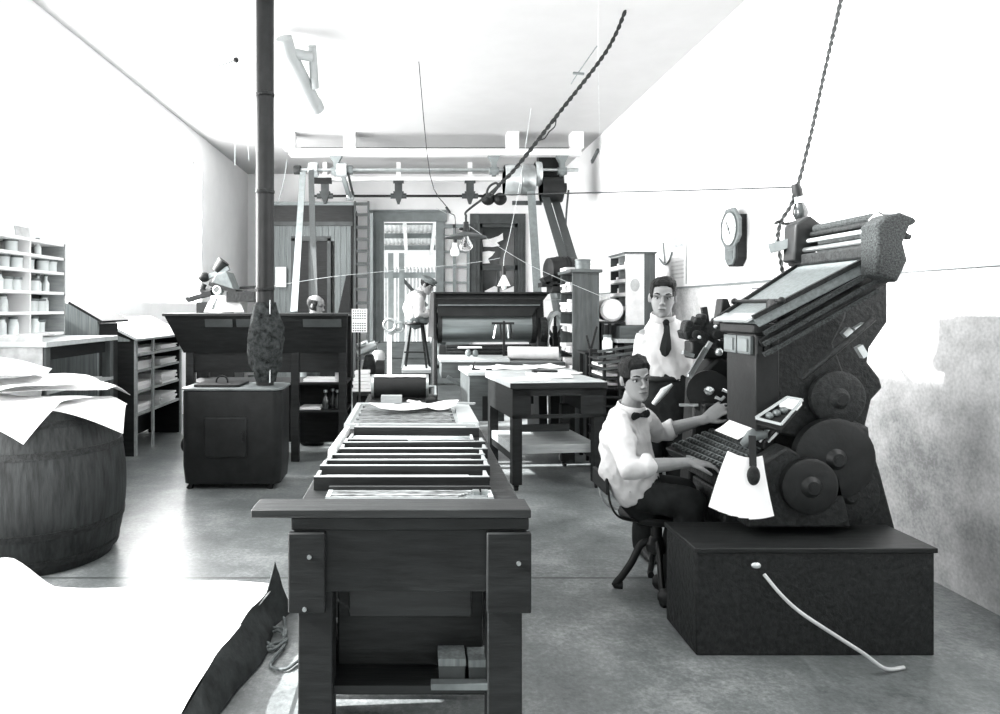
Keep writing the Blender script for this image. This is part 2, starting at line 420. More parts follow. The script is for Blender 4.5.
bw.rings([[V(-2.6 + 5.2 * i / n, 20.5 + .02 * math.sin(2 * PI * i / 7.6), z) for z in (-.03, 2.75)] + [V(-2.6 + 5.2 * i / n, 20.53 + .02 * math.sin(2 * PI * i / 7.6), z) for z in (2.75, -.03)] for i in range(n + 1)])
bw.build('back_sheet', 'corrugated', t)
# ================================================================== LEFT SIDE
# --- wall shelf with jars and bottles (open front faces into the room)
sx0, sx1, sy0, sy1 = -3.385, -3.02, 5.05, 6.06
lev = [1.335, 1.51, 1.675, 1.845, 1.97, 2.09]
t = thing('wall_shelf', 'shallow open shelf unit on the bright left wall, crowded with pale jars', 'shelf', ((sx0 + sx1) / 2, (sy0 + sy1) / 2, 1.32))
for z in lev: MB().bb((sx0, sy0, z - .012), (sx1, sy1, z + .012)).build('shelf_board', 'white_paint', t)
MB().bb((sx0, sy0, 1.32), (sx0 + .015, sy1, 2.1)).build('back_panel', 'dark_wood', t)
for y in (sy0, sy1 - .02): MB().bb((sx0, y, 1.32), (sx1, y + .02, 2.1)).build('side_panel', 'pale_wood', t)
MB().bb((sx0 + .02, 5.52, 1.34), (sx1 - .01, 5.54, 2.08)).build('divider', 'white_paint', t)
JR = [(0, .0), (.038, .0), (.04, .01), (.04, .085), (.03, .10), (.03, .115), (0, .116)]
BT = [(0, .0), (.026, .0), (.028, .01), (.028, .07), (.012, .10), (.012, .125), (.015, .13), (0, .131)]
TN = [(0, 0), (.045, 0), (.046, .005), (.046, .07), (.048, .075), (.048, .085), (0, .086)]
def vessel(name, prof, x, y, z, m, label, cat, sc=1.0, lid=None, group='jars and bottles on the wall shelf'):
    t = thing(name, label, cat, (x, y, z), 0, True, group)
    MB().lathe([(r * sc, h * sc) for r, h in prof], n=18).build('body', m, t)
    top = prof[-1][1] * sc; r = prof[-2][0] * sc
    MB().lathe([(0, 0), (r * 1.12, 0), (r * 1.12, .018 * sc), (0, .019 * sc)], (0, 0, top), n=16).build('lid', lid or 'grey_metal', t)
    return t
jar0 = vessel('jar', JR, -3.12, 5.75, lev[0] + .012, 'jar', 'pale squat jar on the lowest shelf of the wall unit', 'jar')
bot0 = vessel('bottle', BT, -3.12, 5.60, lev[0] + .012, 'jar', 'pale narrow-necked bottle on the lowest shelf of the wall unit', 'bottle')
tin0 = vessel('tin', TN, -3.14, 5.86, lev[0] + .012, 'porcelain', 'wide pale tin on the lowest shelf of the wall unit', 'tin')
names = {0: 'lowest', 1: 'second lowest', 2: 'middle', 3: 'second highest', 4: 'top'}
for li in range(5):
    y = 5.10
    while y < 6.0:
        k = random.choice('jjbtt') if li < 3 else random.choice('bt_t_')
        src, nm = {'j': (jar0, 'pale squat jar'), 'b': (bot0, 'pale narrow-necked bottle'), 't': (tin0, 'wide pale tin'), '_': (None, '')}[k]
        if not (5.47 < y < 5.59) and src is not None and not (li == 0 and 5.55 < y):
            dup(src, (random.uniform(-3.16, -3.09), y, lev[li] + .012), random.uniform(0, 6), nm + ' on the %s shelf of the wall unit' % names[li])
        y += random.uniform(.10, .15)
# small framed cards leaning on top of the shelf
for i, (y, l) in enumerate(((5.40, 'small pale card leaning on top of the wall shelf, nearer the camera'), (5.72, 'wider grey card leaning on top of the wall shelf'))):
    o = MB().box((0, 0, .055), (.012, .12 + .08 * i, .11), (0, R(-10), 0)).build('card', ('old_paper', 'grey_paper')[i], None, (0, 0, 0)); o.location = (-3.2, y, 2.104); tag(o, l, 'card')

# --- bench below it
t = thing('workbench', 'narrow wall bench with a pale top under the jar shelf', 'bench', (-3.0, 5.55, 0))
MB().bb((-3.38, 4.95, 1.27), (-2.60, 6.15, 1.31)).build('bench_top', 'worktop', t, bevel=.004)
for x, y in ((-2.66, 6.08), (-2.66, 5.02), (-3.32, 6.08), (-3.32, 5.02)): MB().bb((x - .035, y - .035, 0), (x + .035, y + .035, 1.27)).build('leg', 'mid_wood', t, bevel=.003)
MB().bb((-3.34, 5.0, .93), (-2.62, 6.1, .955)).build('shelf_board', 'pale_wood', t)
MB().bb((-2.70, 5.05, 1.17), (-2.665, 6.05, 1.27)).build('apron', 'dark_wood', t)
# paper-wrapped bundle hanging over the bench front
def cloth(u, v):
    y = 5.03 + .05 * math.sin(v * 9) * .3 + u * .0; z = 1.345 - .48 * max(0, v - .25) / .75
    x = -3.3 + .66 * u
    yy = 4.98 - .05 * max(0, v - .25) + .022 * math.sin(u * 11 + v * 5) * v + (0.16 * (.25 - v) / .25 if v < .25 else 0)
    return (x, yy, z + .018 * math.sin(u * 8 + 1))
o = MB().sheet(cloth, 24, 16, .01).build('wrapping_cloth', 'grey_paper', None, (-2.97, 5.0, 1.32)); tag(o, 'creased grey cloth draped over the end of the bench under the jar shelf', 'cloth')

# --- sloped boxes along the left wall
t = thing('sloped_desk', 'dark sloped desk box standing against the left wall behind the bench', 'desk', (-3.1, 6.55, 0))
MB().prism([(-3.38, 0), (-2.86, 0), (-2.86, 1.44), (-3.1, 1.58), (-3.38, 1.66)], 'y', 6.32, 6.36).build('side_panel', 'grey_board', t)
MB().prism([(-3.38, 0), (-2.92, 0), (-2.92, 1.40), (-3.12, 1.55), (-3.38, 1.64)], 'y', 6.36, 6.9).build('body', 'dark_wood', t)
MB().bar((-2.82, 6.62, 1.425), (-3.12, 6.62, 1.60), .6, .022, up=(0, 0, 1)).build('sloping_lid', 'dark_wood', t)
# type cabinet with open paper shelves
cx0, cx1, cy0, cy1 = -3.31, -2.92, 7.3, 8.75
t = thing('paper_cabinet', 'sloped-top cabinet on the left wall, its open shelves stacked with white paper', 'cabinet', ((cx0 + cx1) / 2, (cy0 + cy1) / 2, 0))
MB().prism([(cx0, .0), (cx1, .0), (cx1, 1.22), (cx0, 1.42)], 'y', cy0, cy0 + .03).build('side_panel', 'dark_wood', t)
MB().prism([(cx0, .0), (cx1, .0), (cx1, 1.22), (cx0, 1.42)], 'y', cy1 - .03, cy1).build('side_panel', 'dark_wood', t)
MB().bb((cx0, cy0 + .03, .05), (cx0 + .02, cy1 - .03, 1.4)).build('back_panel', 'dark_wood', t)
MB().bar((cx1 + .05, (cy0 + cy1) / 2, 1.215), (cx0, (cy0 + cy1) / 2, 1.44), cy1 - cy0 + .06, .03, up=(0, 0, 1)).build('sloping_top', 'worktop', t, bevel=.004)
SHZ = [.14, .42, .66, .88, 1.06]
for z in SHZ[1:]: MB().bb((cx0 + .02, cy0 + .03, z - .015), (cx1 + (.05 if z > 1 else .0), cy1 - .03, z + .01)).build('shelf_board', 'pale_wood' if z != .14 else 'dark_wood', t)
for y in (cy0, (cy0 + cy1) / 2 - .25, cy1 - .05): MB().bb((cx1, y, 0), (cx1 + .02, y + .05, 1.21)).build('post', 'pale_wood', t)
MB().prism([(cx0 + .02, 1.2), (cx1 - .04, 1.2), (cx1 - .04, 1.215), (cx0 + .02, 1.33)], 'y', cy0 - .012, cy0).build('end_trim', 'grey_board', t)
pw = 0
for z, nm in zip(SHZ[1:], ('lowest', 'second', 'third', 'top')):
    for i, (y, l) in enumerate(((7.37, .48), (8.12, .52))):
        h = random.uniform(.06, .12) if nm != 'top' else .05
        s = MB(); zz = z + .0105
        for k in range(5):
            s.bb((cx0 + .05 + random.uniform(0, .02), y + random.uniform(-.015, .015), zz + h * k / 5), (cx1 - .02 + random.uniform(-.015, .015), y + l + random.uniform(-.02, .02), zz + h * (k + .96) / 5))
        o = s.build('paper_stack', 'paper', None, (-3.1, y + l / 2, zz))
        tag(o, 'stack of white paper on the %s shelf of the sloped cabinet, %s half' % (nm, ('near', 'far')[i]), 'paper', 'paper stacks in the sloped cabinet')

# --- barrel and the sheets heaped on it
bx, by = -2.37, 4.42
t = thing('barrel', 'large dark wooden barrel at the left edge, heaped with white sheets', 'barrel', (bx, by, 0))
prof = [(0, .02), (.40, .02), (.40, 0), (.43, 0)] + [(.43 + .085 * math.sin(PI * min(1, i / 12 * .93 + .07)), .94 * i / 12) for i in range(1, 13)] + [(.40, .94), (.40, .9), (0, .9)]
MB().lathe(prof, (bx, by, 0), n=40).build('staves', 'barrel_wood', t)
def rb(z): return .43 + .085 * math.sin(PI * min(1, z / .94 * .93 + .07))
for z in (.07, .24, .70, .87): MB().lathe([(rb(z - .02) - .01, z - .02), (rb(z - .02) + .005, z - .02), (rb(z + .02) + .005, z + .02), (rb(z + .02) - .01, z + .02)], (bx, by, 0), n=40).build('hoop', 'dull_iron', t)
def crumple(cx, cy, z, lx, ly, rz, amp, seed, droop=0.0, sc=3.0, R0=.45):
    m = Matrix.Rotation(rz, 3, 'Z')
    def f(u, v):
        p = m @ V((u - .5) * lx, (v - .5) * ly, 0); p += V(cx, cy, 0)
        d = math.hypot(p.x - bx, p.y - by); dr = max(0, d - R0)
        return (p.x, p.y, z + wob((p.x, p.y, seed), amp, sc, seed) + amp * .4 - droop * dr * 1.2)
    return f
labs = ['white sheet lying on the barrel with a corner over its rim', 'white sheet half slid off the near side of the barrel',
        'crumpled white sheet topmost on the barrel heap', 'white sheet at the back of the barrel heap', 'folded white sheet bulging up at the left of the barrel heap']
for i, (dx, dy, z, lx, ly, rz, amp, dp) in enumerate(((.18, -.08, .957, .74, .60, .35, .016, .6), (-.05, -.24, .985, .74, .56, -.25, .022, .8), (-.12, .02, 1.04, .7, .62, .9, .065, .4), (.0, .22, 1.02, .80, .5, .1, .035, .4), (-.3, .05, 1.12, .55, .55, .3, .10, .3))):
    o = MB().sheet(crumple(bx + dx, by + dy, z, lx, ly, rz, amp, i + 1.3, dp), 22, 18, .003).build('paper_sheet', 'paper', None, (bx + dx, by + dy, z))
    tag(o, labs[i], 'paper', 'sheets heaped on the barrel')

# --- low bale spread with white paper at the front left, with a canvas edge and cords
ex = -.80
t = thing('paper_bale', 'low bale under a spread of white paper on the floor at the front left', 'bale', (-1.5, 2.9, 0))
MB().bb((-2.62, 1.9, .0), (ex - .02, 3.46, .13)).build('bale_core', 'canvas', t, bevel=.02)
def top(u, v):
    x = -2.72 + u * (2.72 + ex + .0); y = 1.85 + v * 1.69
    xx = x + (.10 * u * max(0, v - .55) / .45 if u > .6 else 0)
    z = .152 + wob((x, y, 0), .022, 2.2, 3) + (.16 * max(0, 1 - math.hypot(x + 2.05, (y - 3.5) * 1.4) / .24) ** 1.0) + .05 * max(0, .12 - u) / .12
    return (xx, y + .03 * math.sin(u * 9), z)
MB().sheet(top, 44, 28, .004).build('paper_cover', 'paper', t)
def flap(u, v):
    y = 1.85 + u * 1.72
    x = ex + .09 * max(0, (u - .55) / .45) + v * (.05 + .06 * abs(math.sin(u * 7))) + wob((u * 4, v, 1), .03, 1.5, 5) * v
    z = .150 * (1 - v) + .006 + wob((u * 5, v * 2, 0), .03, 1.4, 2) * (1 - v) + (.10 * max(0, (u - .93) / .07) * (1 - v))
    return (x, y, max(.006, z))
MB().sheet(flap, 40, 8, .006).build('canvas_flap', 'canvas', t)
def coil(cx, cy, n, r, seed):
    random.seed(seed); p = []
    for i in range(n * 10):
        a = 2 * PI * i / 10; rr = r * (1 + .25 * math.sin(i * .9)) 
        p.append((cx + rr * 1.1 * math.cos(a) + .006 * i / 10, cy + rr * 1.6 * math.sin(a), .010 + .0022 * (i / 10) + .012 * (i % 3 == 0)))
    return p
pts = [(-.72, 3.62, .012), (-.66, 3.50, .012), (-.63, 3.42, .012)] + coil(-.665, 3.25, 3, .055, 3) + [(-.62, 3.02, .012), (-.55, 2.98, .012), (-.50, 3.06, .012), (-.44, 3.12, .012)]
o = MB().tube(smoothpts(pts, 5), .0075, 7).build('rope', 'rope', None, (-.66, 3.25, 0)); tag(o, 'loose coil of cord on the floor beside the paper bale', 'rope')
o = MB().tube(smoothpts([(-.66, 3.58, .02), (-.60, 3.62, .06), (-.55, 3.70, .10), (-.53, 3.74, .115)], 5), [.012] * 12 + [.02] * 4, 8).build('brush', 'rope', None, (-.6, 3.6, 0)); 
tag(o, 'short pale stick lying across the cord by the bale', 'stick')

# --- sheet-iron stove with its pipe
st = thing('stove', 'black sheet-iron stove with a pale rim, under the tall stovepipe', 'stove', (-1.56, 6.12, 0))
def rrect(x0, x1, y0, y1, r, n=6):
    o = []
    for cx, cy, a0 in ((x1 - r, y1 - r, 0), (x0 + r, y1 - r, 90), (x0 + r, y0 + r, 180), (x1 - r, y0 + r, 270)):
        for i in range(n + 1):
            a = R(a0 + 90 * i / n); o.append((cx + r * math.cos(a), cy + r * math.sin(a)))
    return o
def loft(mb, secs):
    return mb.rings([[V(x, y, z) for x, y in rrect(*b)] for b, z in secs])
loft(MB(), [((-1.97, -1.15, 5.97, 6.42, .07), .05), ((-1.985, -1.135, 5.955, 6.435, .08), .2), ((-1.985, -1.135, 5.955, 6.435, .08), .84)]).build('body', 'black_iron', st)
loft(MB(), [((-1.995, -1.125, 5.945, 6.445, .08), .85), ((-1.995, -1.125, 5.945, 6.445, .08), .864), ((-1.96, -1.16, 5.98, 6.41, .08), .87)]).build('rim', 'grey_metal', st)
loft(MB(), [((-1.9, -1.5, 6.0, 6.4, .05), .862), ((-1.9, -1.5, 6.0, 6.4, .05), .89)]).build('lid', 'black_iron', st)
MB().torus((-1.7, 6.2, .90), (0, 1, 0), .05, .008, 20, 6).build('lid_handle', 'black_iron', st)
MB().bb((-1.78, 5.935, .28), (-1.42, 5.957, .62)).build('fire_door', 'black_iron', st, bevel=.008)
MB().tube([(-1.45, 5.93, .5), (-1.45, 5.90, .5), (-1.45, 5.90, .42)], .008, 6).build('latch', 'dull_iron', st)
MB().ell((-2.0, 6.1, .36), (.03, .05, .06)).build('hinge_boss', 'black_iron', st)
for x, y in ((-1.9, 6.02), (-1.22, 6.02), (-1.9, 6.36), (-1.22, 6.36)): MB().tube([(x, y, .07), (x * 1.01, y, .03), (x * 1.015, y, 0)], [.03, .022, .03], 8).build('leg', 'black_iron', st)
px, py = -1.315, 6.18
t = thing('stovepipe', 'tall dark stovepipe rising from the stove to the ceiling', 'pipe', (px, py, .86))
pr = []
for i in range(4):
    z0, z1 = .866 + i * .856, .866 + (i + 1) * .856
    MB().lathe([(.078, z0 - (.03 if i else 0)), (.078, z1), (.074, z1)], (px, py, 0), n=28).build('pipe_section', 'black_iron', t)
    if i: MB().lathe([(.076, z0 - .02), (.084, z0 - .012), (.084, z0 + .008), (.076, z0 + .014)], (px, py, 0), n=28).build('joint_band', 'dull_iron', t)
cm = MB()
cm.rings([[V(px + (rr * (1 + wob((math.cos(a) * 2, math.sin(a) * 2, z * 5), .45, 1.3, 4))) * math.cos(a), py + rr * math.sin(a), z) for a in [2 * PI * j / 28 for j in range(28)]] for z, rr in ((.9, .08), (.96, .10), (1.05, .125), (1.16, .13), (1.28, .145), (1.38, .14), (1.47, .125), (1.54, .10), (1.60, .082))])
cm.build('lagging', 'rust', t)
MB().tube([(px + .06, py - .085, .9), (px + .06, py - .085, 1.62)], .006, 6).build('edge_highlight', 'bright_steel', t)  # thin bright rod models the highlight down the pipe's right edge

# --- double case rack behind the stove
t = thing('case_rack', 'big dark type-case rack with slanted back boards behind the stove', 'rack', (-1.5, 7.2, 0))
x0, x1, yy = -2.30, -.68, 7.05
for x in (x0, -1.24, x1 - .08): MB().bb((x, yy, 0), (x + .08, yy + .08, 1.46)).build('post', 'dark_wood', t, bevel=.003)
for x in (x0, x1 - .08): MB().bb((x, yy + .5, 0), (x + .08, yy + .58, 1.46)).build('post', 'dark_wood', t, bevel=.003)
MB().hull8([V(x0 - .02, yy - .0, 1.10), V(x1 + .0, yy - .0, 1.10), V(x1 + .0, yy + .03, 1.10), V(x0 - .02, yy + .03, 1.10), V(x0 - .17, yy - .12, 1.47), V(x1 + .02, yy - .12, 1.47), V(x1 + .02, yy - .09, 1.47), V(x0 - .17, yy - .09, 1.47)]).build('slanted_back_board', 'dark_wood', t)
MB().bb((x0 - .19, yy - .14, 1.47), (x1 + .03, yy + .62, 1.497)).build('top_board', 'dark_wood_x', t, bevel=.004)
for a, b in ((-2.07, -1.80), (-1.76, -1.45), (-1.1, -.72)):
    MB().hull8([V(a, yy - .105, 1.36), V(b, yy - .105, 1.36), V(b, yy - .095, 1.36), V(a, yy - .095, 1.36), V(a, yy - .132, 1.44), V(b, yy - .132, 1.44), V(b, yy - .122, 1.44), V(a, yy - .122, 1.44)]).build('label_panel', 'dark_paint', t)
MB().bb((x0, yy + .02, .9), (x1, yy + .05, 1.12)).build('back_panel', 'dark_wood', t)
MB().bb((x0, yy, .78), (x1, yy + .55, .80)).build('shelf_board', 'dark_wood_x', t)
MB().bb((-1.24, yy, .50), (x1, yy + .55, .52)).build('shelf_board', 'dark_wood_x', t)
MB().bb((x0, yy + .53, .1), (x1, yy + .55, .8)).build('back_panel', 'dark_wood', t)
for (a, b, z, h, l) in ((-1.12, -.78, .801, .03, 'flat pile of white papers on the upper shelf of the case rack'), (-1.16, -.95, .521, .02, 'flat white papers on the lower shelf of the case rack')):
    s = MB()
    for k in range(3): s.box(((a + b) / 2, yy + .17, z + h * (k + .5) / 3), (b - a, .26, h / 3 * .95), (0, 0, random.uniform(-.06, .06)))
    tag(s.build('paper_stack', 'paper', None, ((a + b) / 2, yy + .17, z)), l, 'paper')
b1 = vessel('bottle', BT, -.90, yy + .08, .521, 'dark_glass', 'dark bottle nearest the stove on the lower shelf of the case rack', 'bottle', 1.3, 'steel', 'bottles in the case rack')
dup(b1, (-.78, yy + .10, .521), 1, 'dark bottle beside the right-hand post of the case rack')
dup(b1, (-.84, yy + .20, .521), 2, 'dark bottle behind the other two in the case rack')
o = MB().bb((-.80, yy + .04, .801), (-.75, yy + .1, .90)).build('box', 'old_paper', None, (-.77, yy + .07, .801), .003); tag(o, 'small pale carton on the upper shelf of the case rack', 'box')

# things on and behind the rack: the small press head with angled arm and white hood
t = thing('job_press', 'small dark press with an angled arm and pale hood rising behind the case rack', 'press', (-2.05, 8.15, 0))
Yp = 8.15
P = lambda x, y, d=0: W(x, y, Yp + d)
MB().prism([(P(199, 0).x, 0), (P(238, 0).x, 0), (P(236, 0).x, 1.2), (P(222, 0).x, 1.62), (P(199, 0).x, 1.62)], 'y', Yp - .1, Yp + .35).build('frame', 'black_iron', t)
MB().bar(P(188, 300), P(212, 293), .12, .05).build('feed_board', 'dark_wood', t)
MB().bar(P(231, 297), P(258, 297), .4, .12).build('ink_table', 'dull_iron', t)
MB().bar(P(201, 280), P(229, 268), .06, .05).build('arm', 'grey_metal', t)
MB().cyl(P(216, 271), P(224, 261), .05, .075, 14).build('arm_head', 'black_iron', t)
MB().ell(P(204, 277), (.07, .08, .06)).build('arm_joint', 'black_iron', t)
MB().tube(smoothpts([P(204, 284), P(202, 290), P(206, 292), P(212, 290)], 4), .035, 8).build('crank', 'dull_iron', t)
MB().prism([(P(213, 0).x, P(0, 287).z), (P(238, 0).x, P(0, 292).z), (P(230, 0).x, P(0, 272).z), (P(219, 0).x, P(0, 274).z)], 'y', Yp - .14, Yp + .16).build('hood', 'grey_metal', t, bevel=.01)
MB().bar(P(213, 284), P(239, 292), .33, .045).build('hood_edge', 'black_iron', t)
MB().torus(P(217, 290, -.16), (0, 1, 0), .04, .012, 20, 6).build('handwheel', 'bright_steel', t)
MB().tube(smoothpts([P(222, 290, -.1), P(217, 298, -.14), P(212, 309, -.15)], 5), [.03] * 11, 8).build('lever', 'steel', t)
MB().bar(P(240, 288), P(257, 287), .05, .03).build('rail', 'black_iron', t)
def swag(u, v):
    a = P(214 + 26 * u, 296 + 16 * v); return (a.x + (.0 if v < .3 else (u - .5) * .16 * v), Yp - .13 - .05 * math.sin(u * PI) + .02 * math.sin(u * 9), a.z)
MB().sheet(swag, 14, 8, .006).build('wiping_cloth', 'paper', t)

# grid-ruled sheet on the right post of the rack, small bench press behind with papers
gx, gy = W(359, 0, 6.9).x, 6.95
t = thing('grid_chart', 'white chart of dark squares pinned beside the right end of the case rack', 'chart', (gx, gy, 1.4))
MB().bb((gx - .075, gy, 1.31), (gx + .075, gy + .012, 1.54)).build('sheet', 'paper', t)
g = MB()
for i in range(6):
    for j in range(9):
        if not (j == 4): g.bb((gx - .067 + i * .023, gy - .003, 1.318 + j * .0245), (gx - .067 + i * .023 + .015, gy, 1.318 + j * .0245 + .014))
g.build('printed_squares', 'print', t)
MB().bb((gx - .01, gy + .013, 0), (gx + .01, gy + .03, 1.54)).build('stand_rod', 'dark_wood', t)
BX = .08
t = thing('bench_press', 'small iron bench press with a pale lever between the case rack and the ladder', 'press', (-.46, 7.5, 0))
Pb = lambda x, y, d=0: W(x, y, 7.5 + d)
MB().bb((-.60, 7.35, 0), (-.34, 7.7, .62)).build('stand', 'dark_wood', t)
MB().prism([(-.58, .62), (-.36, .62), (-.39, .86), (-.44, 1.05), (-.52, 1.05), (-.56, .86)], 'y', 7.42, 7.62).build('frame', 'dull_iron', t, bevel=.01)
MB().cyl(V(-.60, 7.40, 1.08), V(-.40, 7.40, 1.16), .05, None, 16).build('roller', 'steel', t)
MB().tube([Pb(358, 346), Pb(366, 342), Pb(371, 350)], [.03, .025, .02], 8).build('lever', 'bright_steel', t)
MB().cyl(V(-.40, 7.38, .9), V(-.31, 7.38, .9), .10, None, 22).build('flywheel', 'black_iron', t)
s = MB()
for k in range(6): s.box((-.53, 7.2, .718 + k * .035), (.20 - .012 * k, .20, .03), (0, 0, .1 * math.sin(k * 2)))
o = s.build('paper_stack', 'paper', None, (-.53, 7.2, .7)); tag(o, 'slumped stack of white papers by the bench press', 'paper')
t = thing('low_stand', 'small low stand carrying the slumped paper stack', 'stand', (-.53, 7.2, 0))
MB().bb((-.62, 7.06, .665), (-.40, 7.34, .70)).build('stand_top', 'dark_wood', t)
for dx, dy in ((-.07, -.11), (.1, -.11), (-.07, .11), (.1, .11)): MB().bb((-.53 + dx - .02, 7.2 + dy - .02, 0), (-.53 + dx + .02, 7.2 + dy + .02, .665)).build('leg', 'dark_wood', t)
# ================================================================== CENTRE
# --- long imposing table nearest the camera
TX0, TX1, TY0, TY1, TZ = -.39, .365, 2.22, 4.78, .885
t = thing('imposing_table', 'long dark worktable in the middle foreground, laid with rows of galleys', 'table', (0, 3.5, 0))
MB().bb((TX0, TY0, TZ - .04), (TX1, TY1, TZ)).build('table_top', 'dark_wood_x', t, bevel=.004)
MB().bb((TX0 + .005, TY0 + .01, TZ - .24), (TX1 - .005, TY0 + .05, TZ - .04)).build('front_apron', 'dark_wood_x', t, bevel=.004)
MB().bb((TX0 + .02, TY1 - .05, TZ - .2), (TX1 - .02, TY1 - .01, TZ - .04)).build('back_apron', 'dark_wood_x', t)
for x in (TX0 + .005, TX1 - .04): MB().bb((x, TY0 + .05, TZ - .24), (x + .035, TY1 - .05, TZ - .04)).build('side_apron', 'dark_wood', t)
MB().bb((TX0 - .008, TY0 - .012, TZ - .30), (TX0 + .11, TY0 + .012, TZ - .045)).build('corner_block', 'dark_wood', t, bevel=.005)
MB().bb((TX1 - .135, TY0 - .012, TZ - .30), (TX1 + .006, TY0 + .012, TZ - .045)).build('corner_block', 'dark_wood', t, bevel=.005)
for x in (TX0 + .02, TX1 - .13):
    for y in (TY0 + .0, TY1 - .12): MB().bb((x, y + .012, 0), (x + .11, y + .12, TZ - .04)).build('leg', 'dark_wood', t, bevel=.004)
MB().bb((TX0 + .13, TY0 + .16, TZ - .55), (TX1 - .13, TY0 + .19, TZ - .05)).build('drawer_front', 'dark_wood_x', t, bevel=.006)
MB().bb((TX0 + .17, TY0 + .145, TZ - .38), (TX1 - .17, TY0 + .16, TZ - .14)).build('drawer_panel', 'worn_wood_x', t, bevel=.004)
MB().bb((TX0 + .05, TY0 + .05, .30), (TX1 - .05, TY1 - .1, .325)).build('lower_shelf', 'dark_wood_x', t)
MB().bb((TX0 + .04, TY0 + .55, .02), (TX1 - .04, TY0 + .58, .62)).build('inner_panel', 'dark_wood', t)
MB().hull8([V(TX0 + .0, TY0 + .03, 0), V(TX0 + .03, TY0 + .03, 0), V(TX0 + .03, TY0 + .5, 0), V(TX0 + .0, TY0 + .5, 0), V(TX0 + .04, TY0 + .03, .6), V(TX0 + .06, TY0 + .03, .6), V(TX0 + .06, TY0 + .5, .6), V(TX0 + .04, TY0 + .5, .6)]).build('side_board', 'dark_wood', t)
for (x, z) in ((-.33, .765), (-.345, .60), (.33, .745)): MB().cyl((x, TY0 - .018, z), (x, TY0 - .01, z), .007, None, 10).build('bolt_head', 'steel', t)
MB().cyl((.165, TY0 + .125, .70), (.165, TY0 + .145, .70), .012, None, 12).build('drawer_knob', 'steel', t)
# two small cartons and a pale batten on its lower shelf
for i, (x, w_, h, l) in enumerate(((.125, .085, .075, 'small dark carton on the shelf under the front table, left of the pair'), (.225, .09, .07, 'small dark carton on the shelf under the front table, right of the pair'))):
    b = thing('carton', l, 'box', (x, TY0 + .12, .325), 0, False, 'cartons under the front table')
    MB().bb((x - w_ / 2, TY0 + .07, .325), (x + w_ / 2, TY0 + .17, .325 + h)).build('box_body', 'dark_paint', b, bevel=.003)
    MB().bb((x - w_ / 2 - .002, TY0 + .068, .325 + h * .72), (x + w_ / 2 + .002, TY0 + .172, .325 + h + .003)).build('box_lid', 'grey_board', b)
o = MB().bb((.055, TY0 + .022, .3255), (.265, TY0 + .055, .345)).build('batten', 'grey_metal', None, (.16, TY0 + .04, .325)); tag(o, 'short pale strip lying in front of the two small cartons', 'strip')

# plank across the front edge
o = MB().bb((-.515, TY0 - .01, TZ + .001), (-.39 + .76, TY0 + .12, TZ + .028)).build('plank', 'worn_wood_x', None, (-.1, TY0, TZ), .003)
tag(o, 'worn plank lying across the front table edge and jutting out at the left', 'plank')
# low wooden chase behind the plank
GZ = TZ + .001
t = thing('forme', 'locked-up forme of metal type just behind the front plank', 'forme', (0, 2.42, GZ))
MB().bb((-.30, TY0 + .13, GZ), (.27, TY0 + .155, GZ + .022)).build('chase_bar', 'steel', t)
MB().bb((-.30, TY0 + .245, GZ), (.27, TY0 + .265, GZ + .034)).build('chase_bar', 'dark_wood_x', t)
for x in (-.30, .255): MB().bb((x, TY0 + .155, GZ), (x + .015, TY0 + .245, GZ + .024)).build('chase_side', 'pale_wood', t)
for k in range(6): MB().bb((-.285, TY0 + .158 + k * .0145, GZ), (.15 + .012 * k, TY0 + .170 + k * .0145, GZ + .022 + random.uniform(0, .003))).build('type_line', 'type_metal', t)
MB().bb((.17, TY0 + .16, GZ), (.25, TY0 + .235, GZ + .018)).build('furniture_block', 'mid_wood_x', t)
MB().bb((.275, TY0 + .13, GZ), (.355, TY0 + .30, GZ + .012)).build('furniture_block', 'dark_wood_x', t)
for x in (.205, .235): MB().bb((x, TY0 + .2, GZ + .018), (x + .022, TY0 + .23, GZ + .03)).build('quoin', 'steel', t)
